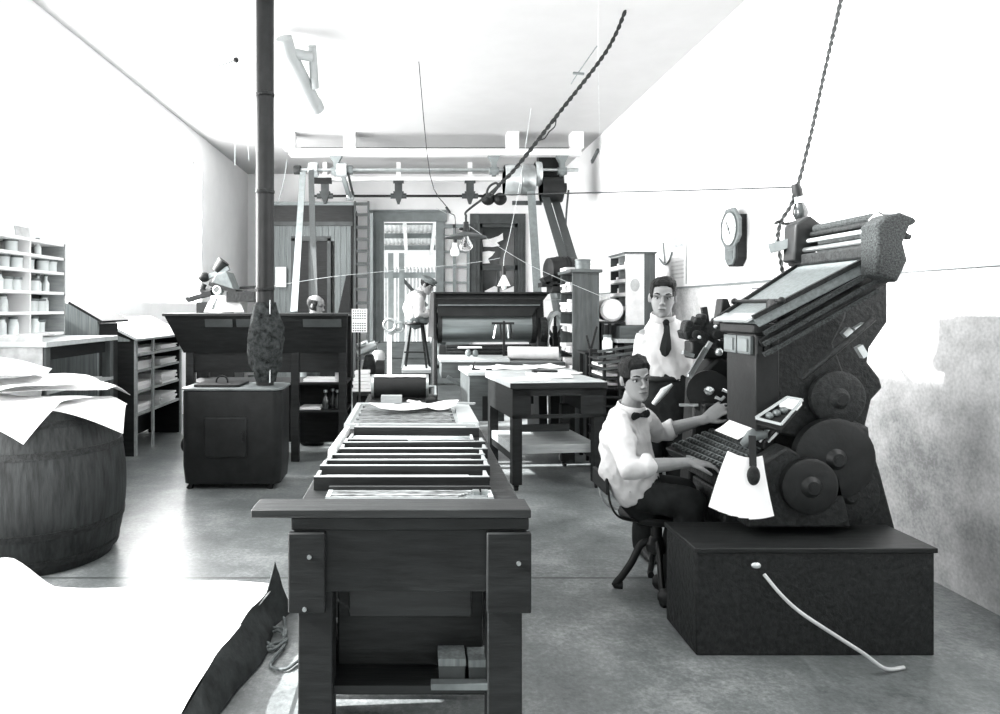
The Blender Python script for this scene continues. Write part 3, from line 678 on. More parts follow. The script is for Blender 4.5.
# galleys: shallow trays lying crosswise one behind another
gal = [(2.56, -.365, .275, .030, 0), (2.70, -.362, .292, .036, .0), (2.84, -.357, .296, .030, 0), (2.97, -.352, .300, .027, 0), (3.10, -.33, .325, .026, 0), (3.24, -.325, .33, .028, .03), (3.40, -.325, .29, .016, -.03), (3.62, -.31, .335, .030, -.035)]
where = ['nearest the plank', 'second from the plank', 'third from the plank', 'fourth from the plank', 'fifth from the plank', 'sixth from the plank, set slightly askew', 'seventh from the plank, thin and pale', 'farthest, tilted before the page forme']
for i, (y, a, b, h, rz) in enumerate(gal):
    cx = (a + b) / 2; L_ = b - a; d = .118 if i not in (6, 7) else .16
    z = GZ + .001
    g = thing('galley', 'shallow wooden galley tray across the long table, ' + where[i], 'tray', (cx, y, z), rz, True, 'galleys across the long table')
    MB().bb((-L_ / 2, 0, 0), (L_ / 2, d, .006)).build('bottom', 'dark_wood_x', g)
    h = h * 1.55
    MB().bb((-L_ / 2, -.012, 0), (L_ / 2, 0, h)).build('front_rim', 'dark_wood_x', g)
    MB().bb((-L_ / 2, -.011, h), (L_ / 2, .002, h + .003)).build('rim_edge', 'pale_wood', g)
    MB().bb((-L_ / 2, .0, .006), (-L_ / 2 + .012, d, h * .9)).build('end_rim', 'pale_wood', g)
    MB().bb((L_ / 2 - .012, .0, .006), (L_ / 2, d, h * .9)).build('end_rim', 'pale_wood', g)
    e = L_ * random.uniform(.0, .10)
    MB().bb((-L_ / 2 + .014, .022, .006), (L_ / 2 - .014 - e, d - .012, h * .60)).build('slug_matter', ('pale_wood', 'worktop', 'old_paper', 'type_metal', 'worktop', 'pale_wood', 'worktop', 'worktop')[i], g)
    MB().bb((-L_ / 2 + .014, .004, .006), (L_ / 2 - .014, .020, h * .72)).build('lead_strip', 'grey_metal', g)
o = MB().bar((-.368, 3.08, TZ + .02), (-.352, 3.72, TZ + .02), .022, .036).build('side_rail', 'old_paper', None, (-.36, 3.4, TZ)); tag(o, 'pale rail lying along the left ends of the galleys on the front table', 'rail')
o = MB().box((0, 0, .006), (.30, .010, .012)).build('rule', 'bright_steel', None); o.location = (.12, 3.36, TZ + .034); o.rotation_euler = (0, 0, .16); tag(o, 'thin metal rule lying aslant over the sixth and seventh galleys', 'rule')
# far end: the big pale forme of type
t = thing('page_forme', 'wide pale page forme of set type at the far end of the long table', 'forme', (0, 4.2, TZ))
fx0, fx1, fy0, fy1, fz = -.385, .36, 3.84, 4.72, TZ + .001
MB().bb((fx0, fy0, fz), (fx1, fy1, fz + .012)).build('stone_slab', 'worktop', t)
MB().bb((fx0, fy0, fz + .012), (fx1 - .02, fy0 + .035, fz + .026)).build('chase_bar', 'worktop', t)
MB().bb((fx0, fy1 - .03, fz + .012), (fx1, fy1, fz + .026)).build('chase_bar', 'worktop', t)
MB().bb((fx0, fy0 + .035, fz + .012), (fx0 + .03, fy1 - .03, fz + .026)).build('chase_side', 'worktop', t)
MB().bb((fx1 - .10, fy0 + .035, fz + .012), (fx1, fy1 - .03, fz + .03)).build('chase_side', 'worktop', t)
for k in range(14): MB().bb((fx0 + .05 + .01 * (k % 3), fy0 + .05 + k * .056, fz + .012), (fx1 - .125 - .02 * (k % 2), fy0 + .090 + k * .056, fz + .024)).build('type_line', 'type_metal', t)
for i, (x, y, lx, ly, rz, l) in enumerate(((-.08, 4.33, .34, .25, .35, 'curled proof sheet on the far forme, left of the two'), (.12, 4.42, .30, .20, -.2, 'curled proof sheet on the far forme, right of the two'))):
    def f(u, v, x=x, y=y, lx=lx, ly=ly, rz=rz, i=i):
        p = Matrix.Rotation(rz, 3, 'Z') @ V((u - .5) * lx, (v - .5) * ly, 0)
        return (x + p.x, y + p.y, fz + .05 + .02 * math.sin(u * 5 + i) * math.sin(v * 3 + i) + .02 * (u - .5) ** 2 * 4)
    o = MB().sheet(f, 12, 10, .002).build('proof_sheet', 'paper', None, (x, y, fz + .06)); tag(o, l, 'paper')
o = MB().bar((.24, 4.66, fz + .034), (.40, 4.60, fz + .036), .035, .012).build('wooden_stick', 'pale_wood', None, (.3, 4.63, fz + .06)); tag(o, 'pale wooden stick jutting over the far right corner of the page forme', 'stick')
o = MB().bb((-.22, 4.66, fz + .027), (-.08, 4.72, fz + .08)).build('type_block', 'pale_wood', None, (-.15, 4.69, fz + .055), .003); tag(o, 'pale block standing at the far edge of the page forme', 'block')
t = thing('hand_tool', 'small dark tool on the far right of the page forme', 'tool', (.13, 4.69, fz + .056))
MB().cyl((.08, 4.69, fz + .045), (.14, 4.69, fz + .045), .018, None, 12).build('head', 'black_iron', t)
MB().cyl((.14, 4.69, fz + .04), (.215, 4.68, fz + .037), .007, None, 8).build('handle', 'dark_wood', t)

# --- proof press with dark roller just beyond the long table
t = thing('proof_press', 'dark proof press roller wrapped with torn paper beyond the long table', 'press', (-.1, 5.3, 0))
rx0, rx1, ry, rz_ = -.30, .09, 5.3, .955
MB().cyl((rx0, ry, rz_), (rx1, ry, rz_), .085, None, 30).build('roller', 'black_iron', t)
for x in (rx0 - .02, rx1): MB().cyl((x, ry, rz_), (x + .02, ry, rz_), .092, None, 26).build('roller_bearer', 'steel', t)
def fr(u, v):
    a = R(62 + 56 * v) + .10 * wob((u * 9, 0, 0), 1, 1, 2) * (1 - v); return (rx0 + u * (rx1 - rx0), ry - .089 * math.cos(a), rz_ + .089 * math.sin(a))
MB().sheet(fr, 40, 8, .003).build('paper_wrap', 'paper', t)
MB().tube([(rx1 + .02, ry, rz_), (rx1 + .07, ry, rz_), (rx1 + .07, ry - .05, rz_ - .06)], .012, 8).build('crank', 'steel', t)
for x in (rx0 - .06, rx1 + .03): MB().bb((x, ry - .12, .0), (x + .035, ry + .12, .86)).build('leg', 'black_iron', t, bevel=.01)
MB().bb((rx0 - .06, ry - .3, .82), (rx1 + .065, ry + .3, .865)).build('bed', 'dull_iron', t, bevel=.006)

# --- second table at right with casters
t = thing('composing_table', 'heavy square-legged table on casters, topped with loose papers, right of centre', 'table', (1.17, 6.40, 0), R(7), True)
dw, dd, th = .80, .92, .925
MB().bb((-dw / 2 - .02, -dd / 2 - .02, th - .05), (dw / 2 + .02, dd / 2 + .02, th)).build('table_top', 'worktop', t, bevel=.004)
MB().bb((-dw / 2 - .024, -dd / 2 - .026, th - .055), (dw / 2 + .024, -dd / 2 - .016, th - .008)).build('top_edging', 'dark_wood_x', t)
MB().bb((-dw / 2, -dd / 2, th - .31), (-dw / 2 + .16, -dd / 2 + .03, th - .05)).build('front_apron', 'dark_wood', t)
MB().bb((dw / 2 - .2, -dd / 2, th - .31), (dw / 2, -dd / 2 + .03, th - .05)).build('front_apron', 'dark_wood', t)
MB().bb((-dw / 2, -dd / 2, th - .12), (dw / 2, -dd / 2 + .03, th - .05)).build('top_rail', 'dark_wood_x', t)
MB().bb((-dw / 2, -dd / 2, th - .31), (dw / 2, -dd / 2 + .03, th - .28)).build('bottom_rail', 'dark_wood_x', t)
MB().bb((-dw / 2, dd / 2 - .03, th - .31), (dw / 2 - .35, dd / 2, th - .05)).build('back_apron', 'dark_wood', t)
for x in (-dw / 2, dw / 2 - .03): MB().bb((x, -dd / 2 + .03, th - .31), (x + .03, dd / 2 - .03, th - .05)).build('side_apron', 'dark_wood', t)
for x in (-dw / 2, dw / 2 - .085):
    for y in (-dd / 2, dd / 2 - .085):
        l = MB().bb((x, y, .055), (x + .085, y + .085, th - .31)).build('leg', 'dark_wood', t, bevel=.003)
        c = MB(); c.cyl((x + .027, y + .042, .022), (x + .058, y + .042, .022), .022, None, 14); c.bb((x + .02, y + .034, .03), (x + .065, y + .05, .056)); c.build('caster', 'black_iron', l)
MB().bb((-dw / 2 + .02, -dd / 2 + .08, .30), (dw / 2 - .02, dd / 2 - .08, .375)).build('lower_shelf', 'pale_wood', t, bevel=.003)
for x in (-dw / 2 + .02, dw / 2 - .06): MB().bb((x, -dd / 2 + .05, .24), (x + .04, dd / 2 - .05, .30)).build('stretcher', 'dark_wood', t)
MB().bb((-dw / 2 + .085, -dd / 2 + .02, .50), (dw / 2 - .3, -dd / 2 + .05, .56)).build('stretcher', 'dark_wood_x', t)
def flat(name, m, x, y, z, lx, ly, rz, th=.003, curl=.0, lab='', cat='paper', group=None):
    def f(u, v):
        p = Matrix.Rotation(rz, 3, 'Z') @ V((u - .5) * lx, (v - .5) * ly, 0)
        return (x + p.x, y + p.y, z + th / 2 + curl * ((u - .5) ** 2 * 2 + (v - .3) ** 2))
    return tag(MB().sheet(f, 8, 8, th).build(name, m, None, (x, y, z)), lab, cat, group)
flat('paper_sheet', 'paper', .98, 6.15, .927, .34, .30, .3, .003, .0, 'white sheet at the near left corner of the square-legged table', group='papers on the square-legged table')
flat('paper_sheet', 'paper', 1.22, 6.35, .927, .40, .34, -.1, .006, .02, 'white sheet with raised edges in the middle of the square-legged table', group='papers on the square-legged table')
flat('paper_sheet', 'old_paper', 1.36, 6.62, .927, .36, .28, .5, .010, .015, 'thick greyish pad at the far right of the square-legged table', group='papers on the square-legged table')
o = MB().bar((1.12, 6.62, .945), (1.36, 6.66, .945), .05, .03).build('wooden_block', 'dark_wood', None, (1.2, 6.62, .93), .003); tag(o, 'dark wooden bar lying among papers on the square-legged table', 'bar')

# --- table behind it, left: closed chest table
t = thing('chest_table', 'boxy closed table with a pale littered top behind the square-legged table', 'table', (1.05, 7.25, 0), R(4), True)
MB().bb((-.55, -.34, .885), (.55, .34, .925)).build('table_top', 'worktop', t, bevel=.004)
MB().bb((-.53, -.32, .43), (-.18, .32, .885)).build('cabinet_side', 'mid_wood_x', t, bevel=.004)
MB().bb((-.18, -.30, .72), (.53, .32, .885)).build('apron', 'dark_wood_x', t)
for x, y in ((-.53, -.32), (.43, -.32), (-.53, .22), (.43, .22)): MB().bb((x, y, 0), (x + .1, y + .1, .72 if x > 0 else .43)).build('leg', 'dark_wood', t)
MB().bb((-.40, -.325, .44), (-.25, -.321, .68)).build('opening_shade', 'black_iron', t)  # flat dark sheet stands in for the shade inside an opening
for k, (x, y, lx, ly, rz, l) in enumerate(((.75, 7.14, .30, .25, .2, 'white sheet at the left end of the chest table'), (1.05, 7.2, .44, .3, -.2, 'white sheet in the middle of the chest table'), (1.36, 7.3, .34, .3, .4, 'white sheet at the right end of the chest table'))):
    flat('paper_sheet', 'paper', x, y, .927, lx, ly, rz, .003, .03, l, group='papers on the chest table')
t = thing('hand_stamp', 'small dark hand tool standing at the left end of the chest table', 'tool', (.62, 7.05, .926))
MB().bb((.58, 7.02, .926), (.66, 7.08, .945)).build('foot', 'black_iron', t, bevel=.003)
MB().tube([(.60, 7.05, .945), (.60, 7.05, .99), (.62, 7.05, 1.0)], .012, 8).build('handle', 'black_iron', t)
o = MB().bb((.72, 7.0, .928), (.78, 7.03, .945)).build('metal_block', 'black_iron', None, (.75, 7.015, .927), .002); tag(o, 'tiny dark metal block on the chest table beside the hand tool', 'block')

# --- cylinder press with slanting feed board
t = thing('cylinder_press', 'big cylinder press with a dark slanting feed board and gleaming roller', 'press', (1.0, 8.9, 0))
cy = 8.6
cx0, cx1, cz = .34, 1.42, 1.33
MB().cyl((cx0, cy, cz), (cx1, cy, cz), .20, None, 48).build('impression_cylinder', 'cylinder_steel', t)
for x in (cx0 - .05, cx1): MB().cyl((x, cy, cz), (x + .05, cy, cz), .215, None, 40).build('cylinder_bearer', 'dull_iron', t)
for x in (cx0 - .075, cx1 + .05): MB().cyl((x, cy, cz), (x + .04, cy, cz), .04, None, 16).build('bearing_cap', 'bright_steel', t)
MB().prism([(cy - .35, 0), (cy + .55, 0), (cy + .5, .8), (cy + .25, 1.75), (cy - .02, 1.75), (cy - .24, .95)], 'x', cx0 - .11, cx0 - .06).build('side_frame', 'dull_iron', t, bevel=.01)
MB().prism([(cy - .35, 0), (cy + .55, 0), (cy + .5, .8), (cy + .25, 1.75), (cy - .02, 1.75), (cy - .24, .95)], 'x', cx1 + .06, cx1 + .16).build('side_frame', 'black_iron', t, bevel=.01)
MB().hull8([V(.30, cy - .22, 1.45), V(1.40, cy - .22, 1.45), V(1.40, cy - .19, 1.45), V(.30, cy - .19, 1.45), V(.235, cy - .05, 1.72), V(1.64, cy - .05, 1.72), V(1.64, cy - .02, 1.72), V(.235, cy - .02, 1.72)]).build('feed_board', 'black_iron', t)
MB().bb((.23, cy - .09, 1.72), (1.65, cy + .9, 1.745)).build('feed_board_top', 'dark_wood_x', t, bevel=.004)
MB().bar((.29, cy - .16, 1.585), (1.52, cy - .16, 1.585), .015, .015).build('feed_board_batten', 'grey_metal', t)
MB().bar((.27, cy - .12, 1.665), (1.58, cy - .12, 1.665), .012, .012).build('feed_board_batten', 'dull_iron', t)
MB().hull8([V(.17, cy - .1, 1.2), V(.235, cy - .22, 1.2), V(.26, cy - .22, 1.2), V(.20, cy - .1, 1.2), V(.2, cy - .06, 1.74), V(.24, cy - .1, 1.74), V(.26, cy - .1, 1.74), V(.23, cy - .06, 1.74)]).build('feed_board_end', 'dark_wood', t)
MB().bb((.28, cy - .95, .955), (1.05, cy - .30, .995)).build('delivery_table', 'worktop', t, bevel=.005)
MB().bb((.30, cy - .93, .78), (1.66, cy - .30, .955)).build('bed_frame', 'mid_wood_x', t, bevel=.005)
MB().bar((.36, cy - .96, .8), (.78, cy - .96, .55), .04, .04).build('cross_brace', 'grey_metal', t)
MB().bb((.30, cy - .28, .98), (1.45, cy - .1, 1.10)).build('ink_fountain', 'black_iron', t, bevel=.006)
for i in range(3): MB().cyl((.38, cy - .3 + .0 * i, 1.03 + .035 * i), (1.4, cy - .3 + .04 * i, 1.03 + .035 * i), .018, None, 12).build('form_roller', 'dull_iron', t)
MB().bb((.52, cy - .34, 1.075), (.80, cy - .30, 1.095)).build('delivery_strip', 'paper', t)
for x, z in ((.62, 1.0), (.70, .995)): MB().ell((x, cy - .6, z + .035), (.035, .035, .045)).build('oil_cup', 'grey_metal', t)
MB().bb((1.03, cy - .5, .995), (1.055, cy - .47, 1.40)).build('gripper_post', 'black_iron', t)
for x in (.95, 1.0, 1.08, 1.12): MB().bar((x, cy - .49, 1.36), (x + .01 - (.04 if x < 1 else -.0), cy - .52, 1.20), .018, .01).build('gripper_finger', 'bright_steel' if x in (.95, 1.08) else 'black_iron', t)
MB().bb((.90, cy - .5, 1.36), (1.16, cy - .475, 1.385)).build('gripper_bar', 'black_iron', t)
for x in (1.62, 1.74, 1.85): MB().bar((x, cy, .7), (x, cy + .05, 1.35 - .2 * (x - 1.62)), .05, .05).build('delivery_stick', 'black_iron', t)
MB().cyl((1.52, cy - .1, 1.28), (1.60, cy - .1, 1.28), .16, None, 30).build('drive_gear', 'dull_iron', t)
# paper roll and dark lump on the press bed at right
o = MB().tube([(1.08, 8.08, 1.031), (1.65, 8.0, 1.031)], .075, 22).build('paper_roll', 'old_paper', None, (1.4, 8.05, .956)); tag(o, 'pale roll of paper lying before the big cylinder press', 'paper roll')
# --- feeder's platform with crate behind
t = thing('feeder_platform', 'low plank platform with a pale top beside the big cylinder press', 'platform', (-.1, 10.0, 0))
MB().bb((-.17, 9.75, .64), (.24, 10.6, .69)).build('platform_top', 'pale_wood', t, bevel=.004)
for k in range(3): MB().bb((-.14, 9.8, .02 + k * .21), (.22, 9.83, .21 + k * .21)).build('front_plank', 'dark_wood_x', t)
for x in (-.15, .17): MB().bb((x, 9.83, 0), (x + .06, 10.55, .64)).build('side_support', 'dark_wood', t)
t = thing('plank_crate', 'plank crate standing before the back doorway', 'crate', (-.2, 11.2, 0))
for k in range(4): MB().bb((-.62, 10.95, .03 + k * .245), (.30, 10.98, .26 + k * .245)).build('front_plank', 'mid_wood_x', t)
MB().bb((-.62, 10.98, 0), (-.58, 11.5, 1.0)).build('side_panel', 'mid_wood', t); MB().bb((.26, 10.98, 0), (.30, 11.5, 1.0)).build('side_panel', 'mid_wood', t)
MB().bb((-.62, 11.47, 0), (.30, 11.5, 1.0)).build('back_panel', 'mid_wood', t)
t = thing('wooden_post', 'stout pale post with a rounded cap in front of the plank crate', 'post', (-.47, 9.3, 0))
MB().bb((-.535, 9.25, 0), (-.41, 9.38, .86)).build('shaft', 'old_paper', t, bevel=.006)
MB().lathe([(0, .86), (.085, .86), (.09, .89), (.08, .95), (.05, .985), (0, .99)], (-.472, 9.315, 0), n=20).build('cap', 'sack', t)
# stool
t = thing('feeder_stool', 'tall splay-legged stool on the platform in the back doorway', 'stool', (.03, 10.1, .69))
MB().lathe([(0, 1.31), (.16, 1.31), (.17, 1.325), (.16, 1.345), (0, 1.35)], (.03, 10.1, 0), n=22).build('seat', 'dark_wood', t)
for i, (dx, dy) in enumerate(((-.2, -.12), (.15, -.14), (-.15, .2), (.2, .18))): MB().bar((.03 + dx * .5, 10.1 + dy * .5, 1.315), (.03 + dx, 10.1 + dy, .69), .032, .032, (0, 1, 0)).build('leg', 'pale_wood' if i == 0 else 'dark_wood', t)
MB().bar((-.14, 9.985, .92), (.155, 9.965, .92), .022, .022).build('stretcher', 'dark_wood', t)
t = thing('wheel_stand', 'pale upright stand with two small wheels beside the man on the stool', 'stand', (-.36, 10.4, 0))
MB().bb((-.40, 10.35, 0), (-.33, 10.42, 1.15)).build('stand', 'old_paper', t)
MB().torus((-.36, 10.36, 1.3), (.2, 1, 0), .09, .02, 24, 8).build('wheel', 'steel', t)
MB().torus((-.22, 10.36, 1.27), (-.2, 1, .1), .07, .018, 24, 8).build('wheel', 'steel', t)
MB().bar((-.36, 10.38, 1.15), (-.2, 10.38, 1.25), .04, .04).build('arm', 'steel', t)
# ================================================================== BACK WALL AND OVERHEAD
# --- board closet in the back left corner
t = thing('board_closet', 'dark vertical-board closet with a black opening in the back left corner', 'closet', (-2.0, 13.6, 0))
q = 13.3
X = lambda p, Y=q: W(p, 0, Y).x
Z = lambda p, Y=q: W(0, p, Y).z
b = MB(); x = X(262)
ox0, ox1, oz = X(293), X(329), Z(241)
while x < X(351) - .02:
    x2 = min(x + .115, X(351))
    if x2 <= ox0 or x >= ox1: b.bb((x, q, 0), (x2 - .006, q + .03, Z(224)))
    else: b.bb((x, q, oz), (x2 - .006, q + .03, Z(224)))
    x = x2
b.build('board_front', 'grey_board', t)
MB().bb((ox0 - .06, q + .04, 0), (ox1 + .06, q + .06, oz + .05)).build('dark_door', 'dark_wood', t)
MB().bb(((ox0 + ox1) / 2 - .05, q + .03, 0), ((ox0 + ox1) / 2 + .05, q + .045, oz)).build('door_stile', 'dark_paint', t)
for xx in (ox0, ox1): MB().bb((xx - .035, q - .02, 0), (xx + .035, q, oz + .05)).build('door_jamb', 'dark_paint', t)
MB().bb((ox0 - .03, q - .02, oz), (ox1 + .03, q, oz + .09)).build('door_head', 'dark_paint', t)
MB().bb((X(262), q - .05, Z(222)), (X(353), q + .05, Z(206))).build('frieze_board', 'dark_wood_x', t)
MB().bb((X(262), q - .10, Z(206)), (X(354), q + .1, Z(202.5))).build('cornice', 'grey_paint', t)
MB().bb((X(262), q - .06, Z(226)), (X(353), q, Z(222))).build('lower_moulding', 'dark_paint', t)
MB().bb((X(351), q - .03, 0), (X(353.5), 14.28, Z(206))).build('side_board', 'dark_wood', t)
n_ = MB().bb((X(275.5, 13.2), 13.2, Z(287, 13.2)), (X(286, 13.2), 13.206, Z(267, 13.2))).build('notice', 'paper', None, (X(281, 13.2), 13.2, 2.2)); tag(n_, 'white notice pinned on the dark closet boards beside the stovepipe', 'notice')
o = MB().prism([(X(336.5), 1.45), (X(351), 1.45), (X(351), Z(274)), (X(346.5), Z(276))], 'y', q - .09, q - .06).build('leaning_board', 'dark_wood', None, (X(344), q - .08, 1.4))
bm_ = MB(); bm_.prism([(X(322), 0), (X(351), 0), (X(351), Z(274)), (X(346.5), Z(276))], 'y', q - .09, q - .06)
bpy.data.objects.remove(o)
o = bm_.build('leaning_board', 'dark_wood', None, (X(340), q - .08, 0)); tag(o, 'dark board leaning against the closet beside the ladder', 'board')
# --- ladder
t = thing('ladder', 'tall wooden ladder standing upright between the closet and the door', 'ladder', (X(361, 12.9), 12.9, 0))
for p0, p1 in ((353.5, 355.3), (367, 369)): MB().hull8([V(X(p0, 12.9), 12.75, 0), V(X(p1 + 1, 12.9), 12.75, 0), V(X(p1 + 1, 12.9), 12.82, 0), V(X(p0, 12.9), 12.82, 0), V(X(p0, 12.9), 13.0, Z(201, 13)), V(X(p1, 12.9), 13.0, Z(201, 13)), V(X(p1, 12.9), 13.07, Z(201, 13)), V(X(p0, 12.9), 13.07, Z(201, 13))]).build('rail', 'dark_paint', t)
for i, y in enumerate((203, 214, 227, 239, 251, 264, 276, 289.5, 303, 317, 331, 345, 358)):
    zz = Z(y, 12.92); yy = 12.80 + .23 * zz / 3.5
    MB().bb((X(354, 12.9), yy - .012, zz - .028), (X(368.5, 12.9), yy + .02, zz + .028)).build('rung', 'dark_paint', t)
MB().bb((X(370, 12.7), 12.68, 0), (X(373, 12.7), 12.74, Z(213, 12.7))).build('side_pole', 'grey_board', t)

# --- line shafting: beam, shafts, pulleys, hangers, belts
YS = 11.0
S = lambda x, y, d=0: W(x, y, YS + d)
t = thing('shaft_beam', 'long white beam slung under the ceiling carrying the near line shaft', 'beam', S(430, 153))
zb = S(0, 153).z
MB().bb((S(290, 0).x, YS - .09, zb - .05), (S(580, 0).x, YS + .09, zb + .05)).build('beam', 'white_paint', t, bevel=.004)
for p in (290, 350, 512, 576): MB().bb((S(p, 0).x - .09, YS - .13, zb + .05), (S(p, 0).x + .09, YS + .13, ZC)).build('hanger_block', 'white_paint', t)
MB().bb((S(300, 0).x, YS + .1, zb + .07), (S(578, 0).x, YS + .16, zb + .11)).build('conduit', 'dark_paint', t)
for p in (336, 494, 562):
    h = MB(); xx = S(p, 0).x; h.prism([(xx - .10, zb - .05), (xx + .10, zb - .05), (xx + .04, zb - .16), (xx + .03, S(0, 176).z), (xx - .03, S(0, 176).z), (xx - .04, zb - .16)], 'y', YS - .05, YS + .05); h.cyl((xx - .07, YS, S(0, 171).z), (xx + .07, YS, S(0, 171).z), .06, None, 16); h.build('shaft_hanger', 'grey_paint', t)
zs_ = S(0, 170).z
t = thing('line_shaft', 'long steel line shaft with belt pulleys hung under the white beam', 'shaft', S(430, 170))
MB().cyl((S(294, 0).x, YS, zs_), (S(578, 0).x, YS, zs_), .028, None, 14).build('shaft', 'steel', t)
def pulley(p0, p1, r, m, parent, Y=YS, z=zs_):
    a, b = W(p0, 0, Y).x, W(p1, 0, Y).x; o = MB()
    o.lathe([(r * .96, a), (r, a + (b - a) * .12), (r * 1.02, (a + b) / 2), (r, b - (b - a) * .12), (r * .96, b), (r * .82, b), (r * .80, (a + b) / 2), (.03, (a + b) / 2 + .01), (.03, (a + b) / 2 - .01), (r * .80, (a + b) / 2 - .005), (r * .82, a), (r * .96, a)], (0, Y, z), (1, 0, 0), 30)
    return o.build('pulley', m, parent)
pulley(294, 301, .07, 'dull_iron', t); pulley(309, 318, .115, 'bright_steel', t); pulley(337, 347, .11, 'bright_steel', t); pulley(347, 353, .07, 'grey_metal', t)
pulley(504, 520, .24, 'bright_steel', t, YS, S(0, 180).z); pulley(520.5, 534, .24, 'steel', t, YS, S(0, 180).z); pulley(534.5, 541, .19, 'bright_steel', t, YS, S(0, 174).z); pulley(541, 562, .20, 'black_iron', t, YS, S(0, 190).z); 
YS2 = 13.2
S2 = lambda x, y: W(x, y, YS2)
t = thing('rear_shaft', 'thin rear line shaft in drop hangers along the back wall', 'shaft', S2(400, 196))
z2 = S2(0, 196).z
MB().cyl((S2(314, 0).x, YS2, z2), (S2(500, 0).x, YS2, z2), .024, None, 12).build('shaft', 'dull_iron', t)
for p in (325, 398.5, 470):
    h = MB(); xx = S2(p, 0).x; h.bb((xx - .07, YS2 - .05, S2(0, 192).z), (xx + .07, YS2 + .05, S2(0, 181).z)); h.prism([(xx - .10, z2 + .08), (xx + .10, z2 + .08), (xx + .02, z2 - .15), (xx - .02, z2 - .15)], 'y', YS2 - .06, YS2 + .06); h.bb((xx - .10, YS2 - .06, S2(0, 183).z), (xx + .10, YS2 + .06, S2(0, 180).z)); h.cyl((xx - .15, YS2, z2), (xx + .15, YS2, z2), .05, None, 12)
    h.build('drop_hanger', 'dark_paint', t)
MB().bb((S2(310, 0).x, YS2 - .07, S2(0, 181).z), (S2(505, 0).x, YS2 + .07, S2(0, 177.5).z)).build('hanger_board', 'white_paint', t)
for p in (325, 398.5, 470): MB().bb((S2(p, 0).x - .04, YS2 - .04, S2(0, 178).z), (S2(p, 0).x + .04, YS2 + .04, ZC)).build('ceiling_strut', 'white_paint', t)
MB().bb((S2(311, 0).x, YS2 - .1, S2(0, 184).z), (S2(332, 0).x, YS2 + .0, S2(0, 178.5).z)).build('belt_shifter', 'dull_iron', t)
pulley(347, 354, .085, 'bright_steel', t, YS2, z2)
for p in (488, 500): MB().ell(S2(p, 199), (.13, .1, .12)).build('clutch_lump', 'black_iron', t)
# belts
def belt(name, a, b, w, m, lab, th=.02):
    o = MB().bar(a, b, w, th, up=(0, 1, 0)).build(name, m, None, tuple(b)); return tag(o, lab, 'belt')
belt('drive_belt', W(303, 172, YS - .07), W(294, 312, 9.0), .09, 'pale_leather', 'pale drive belt running down beside the stovepipe, left of two')
belt('drive_belt', W(311, 170, YS - .11), W(314.5, 300, 9.3), .085, 'leather', 'dull drive belt running down from the bright pulley, right of two')
belt('drive_belt', W(341, 168, YS), W(349, 197, YS2), .11, 'pale_leather', 'short pale belt from the near shaft down to the rear shaft, left strand')
belt('drive_belt', W(347, 168, YS), W(353, 195, YS2), .06, 'leather', 'short dark belt from the near shaft down to the rear shaft, right strand')
belt('drive_belt', W(530, 172, YS), W(537.5, 294, 10.2), .12, 'pale_leather', 'pale wide belt hanging down beside the back window')
belt('drive_belt', W(545, 196, YS - .1), W(566, 266, 9.5), .12, 'leather', 'dark slanting belt to the motor pulley, left strand')
belt('drive_belt', W(554, 196, YS + .1), W(575, 266, 9.5), .12, 'leather', 'dark slanting belt to the motor pulley, right strand')
# electric motor cluster at the right end of the shaft
t = thing('ceiling_motor', 'dark motor housing at the right end of the line shaft', 'motor', S(553, 185))
MB().cyl(S(541, 186, .3), S(561, 186, .3), .25, None, 28).build('motor_body', 'black_iron', t)
MB().bb((S(541, 0).x, YS + .2, S(0, 175).z), (S(562, 0).x, YS + .4, zb + .05)).build('mount', 'black_iron', t)
MB().cyl(S(562, 188, .3), S(566, 188, .3), .08, None, 16).build('end_cap', 'dull_iron', t)
MB().bb((S(515, 0).x, YS + .28, S(0, 202).z), (S(545, 0).x, YS + .34, S(0, 198).z)).build('shifter_bar', 'dark_paint', t)
# --- pale sheet-metal ducts under the ceiling
t = thing('ceiling_duct', 'pale sheet-metal duct slanting down from the ceiling near the stovepipe', 'duct', W(300, 80, 7.2))
MB().tube([W(284, 38, 6.9), W(288, 52, 7.0), W(316, 108, 7.6)], .082, 24).build('pipe', 'duct_metal', t)
MB().tube([W(288, 52, 7.0), W(312, 57, 7.1)], .05, 16).build('cross_pipe', 'duct_metal', t)
MB().tube([W(312, 46, 7.1), W(315, 88, 7.35)], .045, 16).build('drop_pipe', 'duct_metal', t)
MB().tube([W(314, 103, 7.55), W(317, 110, 7.62)], .088, 24).build('collar', 'duct_metal', t)
# --- electric wiring and lamps
def wire(name, pts, r, lab, m='cord', cat='wire', tw=False, k=6):
    o = MB()
    if tw: twisted(o, pts, r, pitch=r * 14)
    else: o.tube(smoothpts(pts, k), r, 6)
    return tag(o.build(name, m, None, tuple(pts[-1])), lab, cat)
YL = 6.0
L_ = lambda x, y, d=0: W(x, y, YL + d)
wire('lamp_cord', [V(1.95, 6.45, ZC), W(606, 52, 6.4), W(556, 117, 6.3), W(516, 168, 6.15), W(498, 186, 6.05)], .010, 'thick twisted black cord slanting down from the ceiling to the shaded lamp', cat='cord', tw=True)
wire('lamp_cord', [W(556, 117, 6.29), W(555, 126, 6.29), W(549, 132, 6.27), W(545, 138, 6.26), W(540, 140, 6.25)], .006, 'loose tail of cord knotted halfway up the slanting black cord', cat='cord')
t = thing('hanging_lamp', 'hanging lamp with a wide flat dark shade and clear bulb in mid-room', 'lamp', L_(466, 234))
MB().tube(smoothpts([L_(499, 185), L_(488, 195), L_(467, 211), L_(466, 216), L_(466, 222)], 5), .010, 8).build('stem', 'cord', t)
